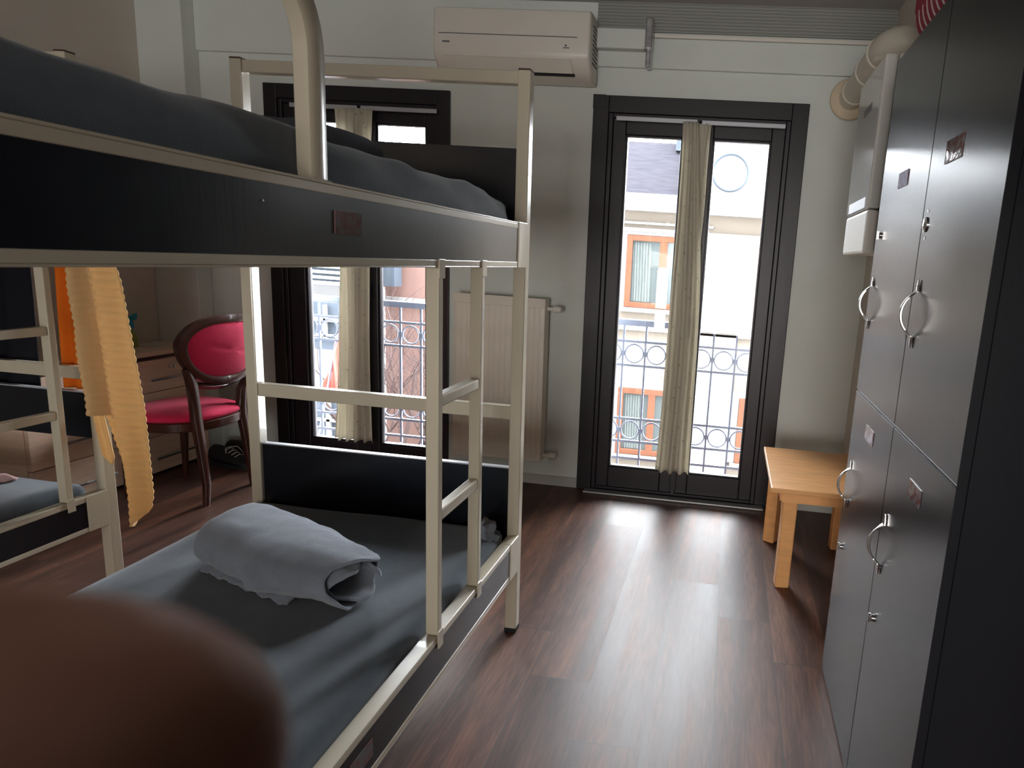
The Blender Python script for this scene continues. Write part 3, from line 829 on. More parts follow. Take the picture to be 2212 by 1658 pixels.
# ============================================================ CHEST, CHAIR, SHOES
ch = thing('chest_of_drawers', 'light oak chest of drawers against the left wall behind the chair', 'chest of drawers', (-3.0, 2.85, 0))
cx1, cy0, cy1 = -2.872, 2.30, 3.238
obj('body', B((XL+0.002, cx1-0.020, cy0, cy1, 0.012, 0.618), bev=0.002), M_chest, ch)
obj('top_board', B((XL+0.001, cx1+0.006, cy0-0.008, cy1+0.004, 0.624, 0.646), bev=0.002), M_chest, ch)
obj('shadow_gap', B((XL+0.01, cx1-0.012, cy0+0.003, cy1-0.003, 0.606, 0.624)), M_mahog, ch)
for (ya, yb) in ((2.305, 2.764), (2.770, 3.236)):
    for (z0, z1) in ((0.440, 0.603), (0.208, 0.436), (0.016, 0.204)):
        d = obj('drawer', B((cx1-0.019, cx1, ya, yb, z0, z1), bev=0.0015), M_chest, ch)
        zc = {0.440: 0.503, 0.208: 0.300, 0.016: 0.093}[z0]
        yc = (ya+yb)/2
        bm = bmesh.new()
        bx(bm, cx1+0.016, cx1+0.024, yc-0.125, yc+0.125, zc-0.006, zc+0.006, bev=0.002)
        for s in (-0.1, 0.1): bx(bm, cx1, cx1+0.018, yc+s-0.004, yc+s+0.004, zc-0.004, zc+0.004)
        obj('handle', bm, M_chrome, d)
        if z0 == 0.440:
            bm = bmesh.new(); lathe(bm, (cx1, yc+0.01, 0.560), [(0.010, 0), (0.010, 0.003), (0.006, 0.004)], 14, 'x')
            bx(bm, cx1+0.003, cx1+0.022, yc+0.009, yc+0.011, 0.557, 0.563)
            lathe(bm, (cx1+0.022, yc+0.010, 0.560), [(0.004, 0), (0.009, 0.002), (0.009, 0.006), (0.004, 0.008)], 12, 'x')
            obj('lock_key', bm, M_chrome, d, smooth=True, ang=40)

# chair faces the chest (towards -x); the back is nearest the room
cc = thing('dining_chair', 'dark wooden chair with crimson upholstered seat and oval back, facing the oak chest', 'chair', (-2.54, 2.745, 0))
cyc = 2.760
def loft(bm, rings):
    V = [[bm.verts.new(Vector(p)) for p in r] for r in rings]
    n = len(V[0])
    for i in range(len(V)-1):
        for k in range(n): bm.faces.new((V[i][k], V[i][(k+1) % n], V[i+1][(k+1) % n], V[i+1][k]))
    bm.faces.new(V[0][::-1]); bm.faces.new(V[-1])
CB = 2.790
def back_outline(n=56, grow=0.0):
    out = []
    for k in range(n):
        a = 2*PI*k/n
        cy_, sz_ = math.cos(a), math.sin(a)
        # wide at the top, tapering towards the seat
        w = 0.252+grow
        yv = math.copysign(abs(cy_)**0.72, cy_)*w
        zv = 0.722+math.copysign(abs(sz_)**0.80, sz_)*(0.165+grow)
        tpr = 1.0 - 0.26*max(0.0, (0.76-zv)/0.20)**1.2
        out.append((yv*tpr, zv))
    return out
def backx(y, z):   # curved back, leaning towards the room
    return -2.365 + 0.09*(z-0.45) - 0.05*(1-(y/0.21)**2)*0.0 + 0.10*(0.0) - 0.9*(y*y)*0.9
bm = bmesh.new()
N_ = 56
oo = back_outline(N_, 0.0); ii = back_outline(N_, -0.036)
prevs = None
rings = []
for k in range(N_):
    y, z = oo[k]; y2, z2 = ii[k]
    ring = []
    for (fy_, fx_) in ((0.0, -0.012), (0.0, 0.012), (0.5, 0.017), (1.0, 0.012), (1.0, -0.012), (0.5, -0.016)):
        yy = y+(y2-y)*fy_; zz = z+(z2-z)*fy_
        ring.append(bm.verts.new((backx(yy, zz)+fx_, CB+yy, zz)))
    rings.append(ring)
for k in range(N_):
    A, B_ = rings[k], rings[(k+1) % N_]
    for j in range(6): bm.faces.new((A[j], A[(j+1) % 6], B_[(j+1) % 6], B_[j]))
obj('back_frame', bm, M_mahog, cc, smooth=True, ang=50)
bm = bmesh.new()
iv = back_outline(N_, -0.030)
for side in (-1, 1):
    ctr = bm.verts.new((backx(0, 0.72)+side*0.026, CB, 0.715))
    prev_ring = None
    for f in (1.0, 0.9, 0.7, 0.45, 0.2):
        ring = []
        for (y, z) in iv:
            yy = y*f; zz = 0.715+(z-0.715)*f
            b_ = side*(0.004+0.022*(1-f**4)) + 0.0025*math.sin(zz*120+yy*25)*(1-f)*side
            ring.append(bm.verts.new((backx(yy, zz)+b_, CB+yy, zz)))
        if prev_ring:
            for k in range(N_): bm.faces.new((prev_ring[k], prev_ring[(k+1) % N_], ring[(k+1) % N_], ring[k]))
        prev_ring = ring
    for k in range(N_): bm.faces.new((prev_ring[k], prev_ring[(k+1) % N_], ctr))
obj('back_cushion', bm, M_fuch, cc, smooth=True)
for s in (-1, 1):
    # back leg runs up into the back frame
    path = [(-2.352, s*0.150, 0.0, 0.012, 0.013), (-2.352, s*0.141, 0.10, 0.015, 0.016), (-2.372, s*0.138, 0.28, 0.018, 0.020), (-2.386, s*0.136, 0.40, 0.020, 0.023), (-2.386, s*0.146+0.003, 0.50, 0.018, 0.022), (-2.380, s*0.172+0.018, 0.575, 0.016, 0.024), (-2.384, s*0.200+0.028, 0.65, 0.012, 0.020)]
    bm = bmesh.new()
    loft(bm, [[(x+dx*hx, cyc+y+dy*hy, z) for dx, dy in ((1, .6), (.6, 1), (-.6, 1), (-1, .6), (-1, -.6), (-.6, -1), (.6, -1), (1, -.6))] for x, y, z, hx, hy in path])
    obj('leg', bm, M_mahog, cc, smooth=True, ang=50)
    path = [(-2.740, s*0.165, 0.0, 0.010, 0.010), (-2.735, s*0.163, 0.15, 0.014, 0.014), (-2.725, s*0.160, 0.33, 0.019, 0.019), (-2.722, s*0.158, 0.38, 0.020, 0.020)]
    bm = bmesh.new()
    loft(bm, [[(x+dx*hx, cyc+y+dy*hy, z) for dx, dy in ((1, .6), (.6, 1), (-.6, 1), (-1, .6), (-1, -.6), (-.6, -1), (.6, -1), (1, -.6))] for x, y, z, hx, hy in path])
    obj('leg', bm, M_mahog, cc, smooth=True, ang=50)
def seat_ring(sx, sy, z, n=56):
    out = []
    for k in range(n):
        a = 2*PI*k/n; c_, s_ = math.cos(a), math.sin(a)
        x = math.copysign(abs(c_)**0.75, c_)*sx; y = math.copysign(abs(s_)**0.75, s_)*sy
        y *= 1.0-0.14*(x/sx if x > 0 else 0)
        out.append((-2.565+x, cyc+y, z))
    return out
bm = bmesh.new(); loft(bm, [seat_ring(0.205, 0.218, 0.350), seat_ring(0.215, 0.228, 0.356), seat_ring(0.217, 0.230, 0.392), seat_ring(0.208, 0.222, 0.398)])
obj('seat_frame', bm, M_mahog, cc, smooth=True, ang=40)
bm = bmesh.new(); loft(bm, [seat_ring(0.205, 0.220, 0.396), seat_ring(0.214, 0.228, 0.408), seat_ring(0.208, 0.222, 0.422), seat_ring(0.17, 0.18, 0.436), seat_ring(0.10, 0.10, 0.442), seat_ring(0.03, 0.03, 0.443)])
obj('seat', bm, M_fuch, cc, smooth=True)
bm = bmesh.new()
tube(bm, [(-2.383, cyc-0.14, 0.57), (-2.365, cyc-0.07, 0.555), (-2.360, cyc, 0.550), (-2.365, cyc+0.07, 0.555), (-2.383, cyc+0.14, 0.57)], 0.016, 4, sq=False)
obj('back_crossbar', bm, M_mahog, cc, smooth=True, ang=40)

# black shoes
def shoe(x, y, rot, label):
    t = thing('shoe', label, 'shoe', (x, y, 0), 'black shoes by the window wall')
    mt = Matrix.Rotation(rot, 3, 'Z')
    def T(p): return Vector((x, y, 0))+mt@Vector(p)
    bm = bmesh.new(); rings = []
    st = [(-0.14, 0.030, 0.050, 0.09), (-0.12, 0.038, 0.062, 0.105), (-0.07, 0.040, 0.062, 0.105), (-0.02, 0.040, 0.058, 0.098), (0.03, 0.043, 0.045, 0.080), (0.08, 0.046, 0.032, 0.060), (0.12, 0.040, 0.026, 0.048), (0.145, 0.020, 0.014, 0.034)]
    for sx, w, h1, zt in st:
        rings.append([T((sx, w*math.cos(a)*(1.0 if math.sin(a) < 0 else 0.86), 0.016+(zt-0.016)*(0.5+0.5*math.sin(a)))) for a in [2*PI*k/20 for k in range(20)]])
    V = [[bm.verts.new(p) for p in r] for r in rings]
    for i in range(len(V)-1):
        for k in range(20): bm.faces.new((V[i][k], V[i][(k+1) % 20], V[i+1][(k+1) % 20], V[i+1][k]))
    bm.faces.new(V[0]); bm.faces.new(V[-1])
    obj('upper', bm, M_shoe, t, smooth=True)
    bm = bmesh.new(); pl = []
    for k in range(28):
        a = 2*PI*k/28; pl.append(T((0.15*math.cos(a), 0.046*math.sin(a)*(1+0.12*math.cos(a)), 0.0)))
    prism(bm, pl, (0, 0, 0.022)); obj('sole', bm, M_shoe, t)
    bm = bmesh.new()
    for k in range(4):
        sx = -0.01+k*0.022; zz = 0.098-k*0.009
        tube(bm, [T((sx, -0.026, zz-0.008)), T((sx+0.006, 0, zz+0.004)), T((sx, 0.026, zz-0.008))], 0.0022, 6)
    tube(bm, [T((-0.01, 0, 0.106)), T((0.01, 0.03, 0.104)), T((0.02, 0.045, 0.080)), T((0.03, 0.05, 0.055))], 0.0022, 6)
    tube(bm, [T((-0.01, 0, 0.106)), T((0.0, -0.03, 0.106)), T((0.02, -0.045, 0.085))], 0.0022, 6)
    obj('laces', bm, M_lace, t)
shoe(-2.655, 3.135, R(-12), 'black shoe with white laces beside the chest, nearer the room')
shoe(-2.640, 3.250, R(-6), 'black shoe right behind the other one, against the far wall')

# spray bottle + paper on chest
sb = thing('spray_bottle', 'blue-topped spray bottle on the chest, half hidden behind the yellow towel', 'bottle', (-3.062, 3.00, 0.646))
bm = bmesh.new(); lathe(bm, (-3.062, 3.00, 0.6465), [(0.020, 0), (0.024, 0.004), (0.024, 0.055), (0.018, 0.075), (0.009, 0.088), (0.009, 0.10)], 20)
obj('bottle_body', bm, M_green, sb, smooth=True, ang=50)
bm = bmesh.new(); lathe(bm, (-3.062, 3.00, 0.742), [(0.012, 0), (0.014, 0.003), (0.014, 0.03), (0.010, 0.040)], 16)
prism(bm, [(-3.070, 2.990, 0.775), (-3.036, 2.992, 0.790), (-3.030, 2.992, 0.822), (-3.052, 2.990, 0.808), (-3.074, 2.990, 0.800)], (0, 0.02, 0))
obj('spray_head', bm, M_blue, sb)
bm = bmesh.new(); bx(bm, -3.10, -3.02, 3.06, 3.17, 0.6462, 0.6472)
tag(obj('paper_slip', bm, M_paper), 'white slip of paper lying on the oak chest', 'paper')

# ============================================================ LOCKERS
LX = 0.400
lk = thing('locker_cabinet', 'tall dark glossy locker cabinet with four doors along the right wall', 'locker', (0.53, 1.5, 0))
YA, YM, YZ = 1.058, 1.484, 1.940
obj('carcass', B((LX+0.020, XR-0.001, YA, YZ, 0.0, 1.842), bev=0.001), M_black, lk)
def bow(yc, zc):
    bm = bmesh.new()
    n = 44; rings = []
    for k in range(n+1):
        t = -1+2*k/n
        z = zc+0.073*t
        # flat feet at the ends, arched grip between
        g = max(0.0, 1-(abs(t)/0.68)**2.2)
        x = LX-0.0035-0.0285*g
        hw = 0.0045 if abs(t) < 0.50 else (0.0045+0.0045*(abs(t)-0.50)/0.14 if abs(t) < 0.64 else 0.0090-0.0058*(abs(t)-0.64)/0.36)
        hd = 0.0035 if abs(t) < 0.62 else 0.0035-0.0020*(abs(t)-0.62)/0.38
        rings.append([(x+dx*hd, yc+dy*hw, z) for dx, dy in ((1, .5), (.5, 1), (-.5, 1), (-1, .5), (-1, -.5), (-.5, -1), (.5, -1), (1, -.5))])
    loft(bm, rings)
    for s in (-1, 1): tube(bm, [(LX-0.006, yc, zc+s*0.057), (LX+0.0, yc, zc+s*0.057)], 0.005, 8)
    return bm
specs = [  # y0, y1, z0, z1, handle y, handle z, lock (y,z), label (y0,y1,z0,z1), lock look
    (YM+0.0018, YZ-0.001, 0.932, 1.842, 1.890, 1.187, (1.877, 1.375), (1.655, 1.745, 1.483, 1.521), 'small'),
    (YA+0.001, YM-0.0018, 0.932, 1.842, 1.436, 1.188, (1.453, 1.377), (1.285, 1.380, 1.488, 1.532), 'round'),
    (YM+0.0015, YZ-0.001, 0.006, 0.925, 1.878, 0.651, (1.877, 0.453), (1.657, 1.752, 0.828, 0.867), 'small'),
    (YA+0.001, YM-0.0015, 0.006, 0.925, 1.441, 0.656, (1.440, 0.471), (1.230, 1.310, 0.825, 0.861), 'small')]
for (y0, y1, z0, z1, hy, hz, lc, lb, kind) in specs:
    d = obj('door', B((LX, LX+0.018, y0, y1, z0, z1), bev=0.0012), M_locker, lk)
    obj('handle', bow(hy, hz), M_chrome, d, smooth=True, ang=40)
    bm = bmesh.new()
    if kind == 'round':
        lathe(bm, (LX+0.001, lc[0], lc[1]), [(0.016, 0), (0.016, -0.004), (0.010, -0.007), (0.004, -0.008)], 20, 'x')
        for s in (-1, 1): lathe(bm, (LX+0.001, lc[0]-0.004, lc[1]+s*0.028), [(0.0035, 0), (0.0035, -0.002)], 8, 'x')
    else:
        lathe(bm, (LX+0.001, lc[0], lc[1]), [(0.008, 0), (0.008, -0.005), (0.005, -0.007)], 16, 'x')
        bx(bm, LX-0.011, LX-0.005, lc[0]-0.0015, lc[0]+0.0015, lc[1]-0.011, lc[1]+0.011)
    obj('lock', bm, M_chrome, d, smooth=True, ang=40)
    s = obj('label_sleeve', B((LX-0.0022, LX+0.001, lb[0], lb[1], lb[2], lb[3]), bev=0.0006), M_card, d)
    s['label'] = 'shiny plastic label sleeve with a reddish card'
obj('seam_strip', B((LX+0.004, LX+0.018, YA, YZ, 0.9262, 0.9308)), M_rod, lk)
lk2 = thing('wardrobe', 'plain matt black wardrobe at the right edge, nearer than the lockers', 'wardrobe', (0.53, 0.6, 0))
M_mattblack = mat('matt_black_board', (0.009, 0.008, 0.012), 0.85, spec=0.12, bump=0.1)
obj('carcass', B((LX+0.014, XR-0.001, -0.30, YA-0.004, 0, 2.05), bev=0.001), M_mattblack, lk2)
obj('side_post', B((LX-0.004, LX+0.0135, 1.008, YA-0.004, 0.0, 2.05), bev=0.001), M_mattblack, lk2)
for (a, b) in ((0.560, 1.005), (0.112, 0.557)):
    obj('door', B((LX-0.004, LX+0.0135, a, b, 0.006, 2.045), bev=0.001), M_mattblack, lk2)

# red striped quilt on the lockers
q = thing('quilt', 'rolled red quilt with white ribs lying on top of the lockers', 'quilt', (0.52, 1.45, 1.842))
bm = bmesh.new()
def fn(u, v):
    a = 2*PI*u; e = 0.55
    c_, s_ = math.cos(a), math.sin(a)
    end = min(1.0, (min(v, 1-v)/0.10))**0.5 if 0 < v < 1 else 0.02
    x = 0.118*math.copysign(abs(c_)**e, c_)*(0.75+0.25*end)
    z = 0.13+0.128*math.copysign(abs(s_)**e, s_)*max(end, 0.05)
    return (x, -0.33+0.78*v, z)
g = grid(bm, fn, 40, 60, closeu=True)
bm.faces.new([g[i][0] for i in range(40)][::-1]); bm.faces.new([g[i][-1] for i in range(40)])
o = obj('quilt_body', bm, M_redstripe, None, smooth=True)
o.parent = q

# ============================================================ LITTLE TABLE
tb = thing('side_table', 'low orange-brown wooden table between the lockers and the balcony door', 'table', (0.43, 2.68, 0))
TH = 0.445
tx0, tx1, ty0, ty1 = 0.220, 0.638, 2.372, 2.955
obj('table_top', B((tx0, tx1, ty0, ty1, TH-0.020, TH), bev=0.004), M_orangew, tb)
ap = 0.052
obj('apron', B((tx0+0.05, tx1-0.05, ty0+0.055, ty0+0.073, TH-0.072, TH-0.020), (tx0+0.05, tx1-0.05, ty1-0.073, ty1-0.055, TH-0.072, TH-0.020),
    (tx0+0.045, tx0+0.062, ty0+0.07, ty1-0.07, TH-0.072, TH-0.020), (tx1-0.062, tx1-0.045, ty0+0.07, ty1-0.07, TH-0.072, TH-0.020)), M_orangew, tb)
for (lx, ly, an) in ((0.307, 2.474, 0.10), (0.287, 2.906, -0.5), (0.590, 2.474, -0.1), (0.590, 2.900, 0.1)):
    bm = bmesh.new()
    bx(bm, -0.028, 0.028, -0.026, 0.026, 0.0, TH-0.020, bev=0.006)
    bmesh.ops.rotate(bm, cent=(0, 0, 0), matrix=Matrix.Rotation(an, 3, 'Z'), verts=bm.verts)
    bmesh.ops.translate(bm, vec=(lx, ly, 0), verts=bm.verts)
    obj('leg', bm, M_orangew, tb)

# ============================================================ OUTSIDE
def railing(x0, x1, label, x_first):
    t = thing('balcony_railing', label, 'railing', ((x0+x1)/2, 3.75, 0.0), 'iron balcony railings')
    y = 3.75
    obj('handrail', B((x0, x1, y-0.018, y+0.018, 0.885, 0.922), bev=0.004), M_iron, t)
    for z in (0.792, 0.648, 0.320, 0.178, 0.072):
        obj('rail', B((x0, x1, y-0.007, y+0.007, z-0.007, z+0.007)), M_iron, t)
    k = 0
    x = x_first
    while x < x1:
        if x > x0:
            bm = B((x-0.0055, x+0.0055, y-0.006, y+0.006, 0.03, 0.89))
            lathe(bm, (x, y, 0.0), [(0.001, -0.012), (0.014, 0.022), (0.006, 0.034)], 4)
            bx(bm, x-0.010, x+0.010, y-0.008, y+0.008, 0.706, 0.734); bx(bm, x-0.010, x+0.010, y-0.008, y+0.008, 0.236, 0.262)
            obj('baluster', bm, M_iron, t)
        for zc in (0.720, 0.249):
            xc = x+0.0665
            if xc < x1-0.02 and xc > x0+0.02:
                bm = bmesh.new()
                tube(bm, [(xc+0.054*math.cos(a), y, zc+0.054*math.sin(a)) for a in [2*PI*j/32 for j in range(32)]], 0.0052, 6, closed=True)
                obj('ring', bm, M_iron, t)
        x += 0.133
    obj('mounting_post', B((x0-0.008, x0+0.012, WO, y+0.01, 0.05, 0.90), (x1-0.012, x1+0.008, WO, y+0.01, 0.05, 0.90)), M_iron, t)
    return t
railing(-0.86, 0.41, 'iron railing with rings outside the balcony door', -0.869)
railing(-2.62, -1.40, 'iron railing with rings outside the window behind the bunk bed', -2.66)
struct('trim_5', B((-3.2, 0.9, WO, 3.80, -0.30, -0.06)), M_facadeW)

# house across the street, seen through the balcony door
hb = thing('townhouse', 'cream town house with slate roof across the street, seen through the balcony door', 'building', (0, 9.3, -6))
FY = 9.0
obj('facade_wall', B((-3.1, 3.2, FY, FY+0.3, -6, 1.93)), M_facade, hb)
obj('white_plaster_bay', B((-0.62, 0.16, FY-0.05, FY, -6, 1.36), bev=0.02), M_facadeW, hb)
obj('eave', B((-3.2, 3.3, FY-0.16, FY+0.3, 1.93, 1.985), (-3.15, 3.25, FY-0.06, FY, 1.66, 1.70)), M_eave, hb)
obj('gutter_board', B((-3.2, 3.3, FY-0.14, FY+0.3, 1.985, 2.16)), M_facadeW, hb)
bm = bmesh.new(); prism(bm, [(-3.2, FY-0.05, 2.16), (-3.2, FY+1.2, 3.05), (-3.2, FY+2.5, 3.05), (-3.2, FY+2.5, 2.16)], (2.6, 0, 0))
obj('roof', bm, M_slate, hb)
obj('chimney', B((-0.98, -0.72, FY+0.9, FY+1.2, 2.9, 3.45)), M_greywall, hb)
bm = bmesh.new(); prism(bm, [(-0.62, FY-0.02, 2.15), (-0.62, FY-0.02, 2.92), (-0.10, FY-0.02, 3.22), (0.42, FY-0.02, 2.92), (0.42, FY-0.02, 2.15)], (0, 1.6, 0))
obj('dormer_gable', bm, M_facadeW, hb)
bm = bmesh.new(); tube(bm, [(-0.135+0.235*math.cos(a), FY-0.03, 2.50+0.235*math.sin(a)) for a in [2*PI*j/48 for j in range(48)]], 0.016, 8, closed=True)
obj('round_window_rim', bm, M_greywall, hb, smooth=True)
bm = bmesh.new(); lathe(bm, (-0.135, FY-0.022, 2.50), [(0.225, 0), (0.225, -0.006)], 40, 'y')
obj('round_window', bm, M_facadeW, hb)
def farwin(parent, x0, x1, z0, z1, y=FY, curtain=True):
    f = 0.075
    w = obj('window_frame', B((x0, x0+f, y-0.05, y, z0, z1), (x1-f, x1, y-0.05, y, z0, z1), (x0+f, x1-f, y-0.05, y, z0, z0+f), (x0+f, x1-f, y-0.05, y, z1-f, z1), ((x0+x1)/2-0.05, (x0+x1)/2+0.05, y-0.05, y, z0+f, z1-f), bev=0.004), M_winwood, parent)
    obj('pane', B((x0+f, x1-f, y-0.012, y-0.004, z0+f, z1-f)), M_winglass, w)
    if curtain:
        bm = bmesh.new()
        xm = (x0+x1)/2-0.05
        def fn(u, v):
            return (x0+f+0.01+(xm-x0-f-0.13)*u+0.02*v, y-0.020+0.006*math.sin(u*40), z1-f-0.02-(z1-z0-2*f-0.03)*v)
        grid(bm, fn, 60, 4); obj('lace_curtain', bm, M_farcurt, w, solid=0.002)
    obj('sill', B((x0-0.06, x1+0.06, y-0.10, y, z0-0.06, z0-0.005)), M_facadeW, parent)
    obj('window_surround', B((x0-0.10, x0-0.005, y-0.03, y, z0, z1+0.10), (x1+0.005, x1+0.10, y-0.03, y, z0, z1+0.10), (x0-0.005, x1+0.005, y-0.03, y, z1+0.005, z1+0.10)), M_facadeW, parent)
farwin(hb, -1.47, -0.45, 0.62, 1.61)
farwin(hb, 0.28, 1.30, 0.64, 1.60)
farwin(hb, -1.48, -0.50, -1.52, -0.54)
farwin(hb, 0.26, 1.28, -1.50, -0.55)
obj('string_course', B((-3.1, 3.2, FY-0.05, FY, 0.30, 0.36), (-0.62, 0.2, FY-0.07, FY-0.05, 1.30, 1.33), (-1.75, -0.3, FY-0.05, FY, 1.76, 1.79)), M_facadeW, hb)

# buildings seen through the left window
gb = thing('grey_house', 'blue-grey house with white balcony bars seen low through the left window', 'building', (-7.5, 10, -6))
GY = 10.0
obj('facade_wall', B((-11.0, -5.75, GY, GY+0.3, -6, 0.55)), M_facadeW, gb)
obj('dark_balcony', B((-8.2, -5.8, GY-0.5, GY-0.42, -0.45, 0.30)), M_greywall, gb)
obj('balcony_bars', B(*[(-8.1+0.36*k, -8.06+0.36*k, GY-0.56, GY-0.50, -0.30, 0.26) for k in range(7)], (-8.2, -5.8, GY-0.56, GY-0.50, 0.0, 0.05), (-8.2, -5.8, GY-0.56, GY-0.50, -0.24, -0.20)), M_facadeW, gb)
obj('dark_base', B((-8.2, -5.8, GY-0.5, GY-0.42, -3.6, -1.15)), M_greywall, gb)
obj('base_bars', B((-8.2, -5.8, GY-0.56, GY-0.50, -1.62, -1.58), (-8.2, -5.8, GY-0.56, GY-0.50, -2.5, -2.44), (-6.9, -6.84, GY-0.56, GY-0.50, -2.0, -1.3), (-6.3, -6.24, GY-0.56, GY-0.50, -2.0, -1.3)), M_facadeW, gb)
bm = bmesh.new()
for k in range(16): bx(bm, -11.0, -5.7, GY-0.30+0.05*k, GY-0.22+0.05*k, 0.56+0.085*k, 0.60+0.085*k)
r = obj('slatted_roof', bm, M_tilewhite, gb)
obj('roof_body', B((-11, -5.72, GY+0.55, GY+0.8, 0.55, 1.75)), M_greywall, gb)
sh = thing('salmon_house', 'salmon pink house seen through the right leaf of the left window', 'building', (-5, 11, -6))
obj('facade_wall', B((-6.6, -3.9, 11.0, 11.3, -6, 1.35)), M_pinkwall, sh)
bm = bmesh.new(); prism(bm, [(-6.6, 10.98, 1.35), (-3.9, 10.98, 1.35), (-4.8, 10.98, 2.0), (-6.1, 10.98, 1.8)], (0, 0.3, 0)); obj('gable', bm, M_pinkwall, sh)
obj('cornice', B((-6.65, -3.85, 10.9, 11.0, 0.28, 0.34)), M_facadeW, sh)
bm = bmesh.new(); prism(bm, [(-5.4, 10.6, -2.4), (-4.0, 10.6, -2.4), (-4.0, 10.6, -0.2), (-4.4, 10.6, -0.1)], (0, 0.3, 0)); obj('grey_gable', bm, M_slate, sh)

# bare tree in front of the salmon house
tr = thing('bare_tree', 'leafless tree with thin branches in front of the salmon house', 'tree', (-3.9, 8.0, -6))
bm = bmesh.new(); random.seed(11)
def branch(p, d, L, r, dep):
    pts = [Vector(p)]; dd = Vector(d).normalized()
    for i in range(4):
        dd = (dd+Vector((random.uniform(-.25, .25), random.uniform(-.2, .2), random.uniform(-.1, .2)))).normalized()
        pts.append(pts[-1]+dd*L/4)
    tube(bm, pts, [r*(1-0.12*i) for i in range(5)], 5)
    if dep > 0:
        for j in range(3 if dep > 2 else 4):
            q_ = pts[random.choice((2, 3, 4))]
            nd = (dd+Vector((random.uniform(-1, 1), random.uniform(-.5, .5), random.uniform(-.35, .7)))).normalized()
            branch(q_, nd, L*0.66, r*0.55, dep-1)
branch((-4.1, 8.0, -6.0), (0, 0, 1), 4.0, 0.09, 1)
for k in range(4): branch((-4.1+0.1*k, 8.0, -2.3), (random.uniform(-.8, .8), 0, 1), 1.5, 0.030, 3)
obj('branches', bm, M_bark, tr)
bm = bmesh.new()
for k in range(260):
    c_ = Vector((-4.2+random.gauss(0, .55), 8.2+random.gauss(0, .25), -2.1+random.gauss(0, .22)))
    n_ = Vector((random.uniform(-1, 1), random.uniform(-1, 1), random.uniform(-1, 1))).normalized(); t_ = n_.orthogonal()*0.06; s_ = n_.cross(t_)
    bm.faces.new([bm.verts.new(c_+t_), bm.verts.new(c_+s_*0.6), bm.verts.new(c_-t_), bm.verts.new(c_-s_*0.6)])
bush = obj('hedge', bm, M_foliage); tag(bush, 'low yellow-green shrub below the bare tree outside the left window', 'shrub')
fl_ = thing('flag', 'red flag hanging outside the left window, left of its curtain', 'flag', (-4.55, 7.0, -0.4))
bm = bmesh.new()
def fn(u, v): return (-4.72+0.42*u-0.0*v+0.10*v*(1-u), 7.0+0.03*math.sin(u*9), -0.62+(0.18+0.95*u)*(1-v)+0.12*u*0)
grid(bm, fn, 24, 12); obj('flag_cloth', bm, M_flag, fl_, smooth=True, solid=0.004)
bm = bmesh.new(); tube(bm, [(-4.80, 7.0, -1.2), (-4.42, 7.0, 0.55)], 0.012, 8); obj('flag_pole', bm, M_iron, fl_)
struct('ground', B((-14, 8, WO+0.2, 16, -6.3, -6.0)), M_asphalt)

# ============================================================ HAND OF THE PERSON HOLDING THE CAMERA
hand = thing('hand', "person's hand with a brown fingertip blurred close to the lens at lower left", 'person', (-0.10, 0.0, 1.20))
def cp(px, py, d):     # a point on the finger's real path, d metres ahead of the lens
    return CAM + d*(fw + rt*((px-1428.4)/1385) + up*((829-py)/1385))
FD = 0.046
tip = cp(335, 1688, FD)
axis = (cp(-600, 1570, FD+0.006)-tip).normalized()
sidev = rt*0.25-up*0.97
def skinmesh(name, chains, sub=2):
    me = bpy.data.meshes.new(name); o = bpy.data.objects.new(name, me); C.objects.link(o)
    verts, edges, rad_ = [], [], []
    for ch_ in chains:
        base = None
        for i, (p, r_) in enumerate(ch_):
            if isinstance(p, int): base = p; continue
            verts.append(tuple(p)); rad_.append(r_)
            if base is not None: edges.append((base, len(verts)-1))
            base = len(verts)-1
    me.from_pydata(verts, edges, [])
    md = o.modifiers.new('Skin', 'SKIN')
    for i, sv in enumerate(me.skin_vertices[0].data):
        sv.radius = (rad_[i], rad_[i]); sv.use_root = (i == 0)
    md.use_smooth_shade = True
    s = o.modifiers.new('Subsurf', 'SUBSURF'); s.levels = sub; s.render_levels = sub
    me.materials.append(M_skin)
    return o
K = tip+axis*0.075                               # knuckle of the index finger
dn = -up*0.9 - fw*0.25
palm = K+axis*0.035-fw*0.01+dn*0.02
wrist = palm+axis*0.050+dn*0.03-fw*0.03
elbow = wrist+axis*0.03+dn*0.16-fw*0.16
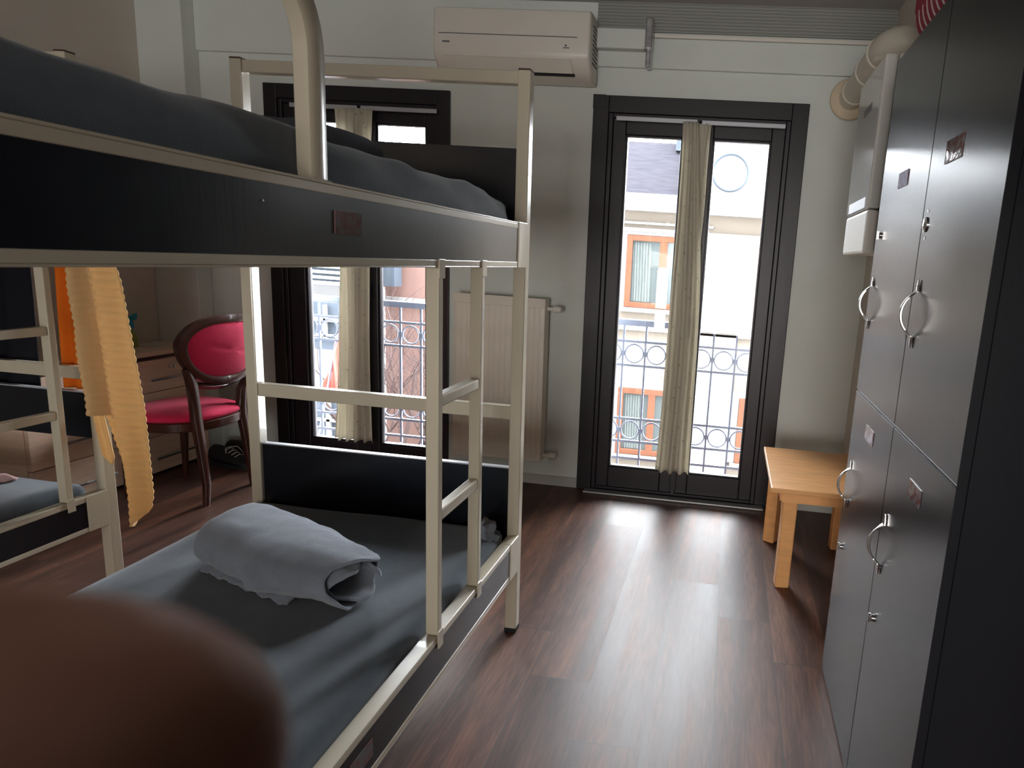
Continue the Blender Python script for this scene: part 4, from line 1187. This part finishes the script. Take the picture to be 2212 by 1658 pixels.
ch_ = [[(elbow, 0.036), (wrist+(elbow-wrist)*0.4, 0.029), (wrist, 0.024), (palm, 0.029), (K, 0.0125), (tip+axis*0.062, 0.0130), (tip+axis*0.050, 0.0130), (tip+axis*0.039, 0.0130), (tip+axis*0.028, 0.0131), (tip+axis*0.018, 0.0132), (tip+axis*0.008, 0.0132), (tip-axis*0.0015, 0.0115), (tip-axis*0.0075, 0.0065)]]
for j, (ln, off) in enumerate(((1.05, 1), (0.98, 2), (0.8, 3))):
    kk = K+dn*0.021*off+axis*0.004*off
    ch_.append([(3, 0), (kk, 0.0115-0.001*j), (kk-axis*0.030*ln-fw*0.006, 0.0100-0.0008*j), (kk-axis*0.040*ln-fw*0.026, 0.0092-0.0008*j), (kk-axis*0.024*ln-fw*0.042, 0.0086-0.0008*j)])
ch_.append([(3, 0), (palm-fw*0.028+axis*0.01+up*0.012, 0.016), (palm-fw*0.050-axis*0.012+up*0.014, 0.0125), (palm-fw*0.056-axis*0.038+up*0.012, 0.0105), (palm-fw*0.056-axis*0.055+up*0.010, 0.0085)])
ho = skinmesh('hand_body', ch_)
bm = bmesh.new()
e0 = wrist+(elbow-wrist)*0.45
tube(bm, [e0, e0+(elbow-e0)*0.5, elbow, elbow+(elbow-wrist)*0.4], [0.040, 0.043, 0.047, 0.050], 20)
sl = obj('sleeve', bm, M_blackcloth, None, smooth=True, ang=50); sl.parent = hand; sl.matrix_parent_inverse = Matrix.Translation(-Vector(hand.location))
ho.parent = hand; ho.matrix_parent_inverse = Matrix.Translation(-Vector(hand.location))

# unseen phone added just behind the lens to shade the finger from behind
ph = thing('phone', "dark phone held in the person's hand, behind the lens", 'phone', tuple(CAM))
Mx = Matrix((rt, up, -fw)).transposed()
bm = bmesh.new(); bx(bm, -0.068, 0.097, -0.066, 0.016, 0.004, 0.012, bev=0.0035, seg=3)
bmesh.ops.transform(bm, matrix=Matrix.Translation(CAM) @ Mx.to_4x4(), verts=bm.verts)
obj('phone_body', bm, M_gap, ph)
bm = bmesh.new(); bx(bm, -0.064, 0.093, -0.062, 0.012, 0.0121, 0.0127)
bmesh.ops.transform(bm, matrix=Matrix.Translation(CAM) @ Mx.to_4x4(), verts=bm.verts)
obj('screen', bm, M_shoe, ph)
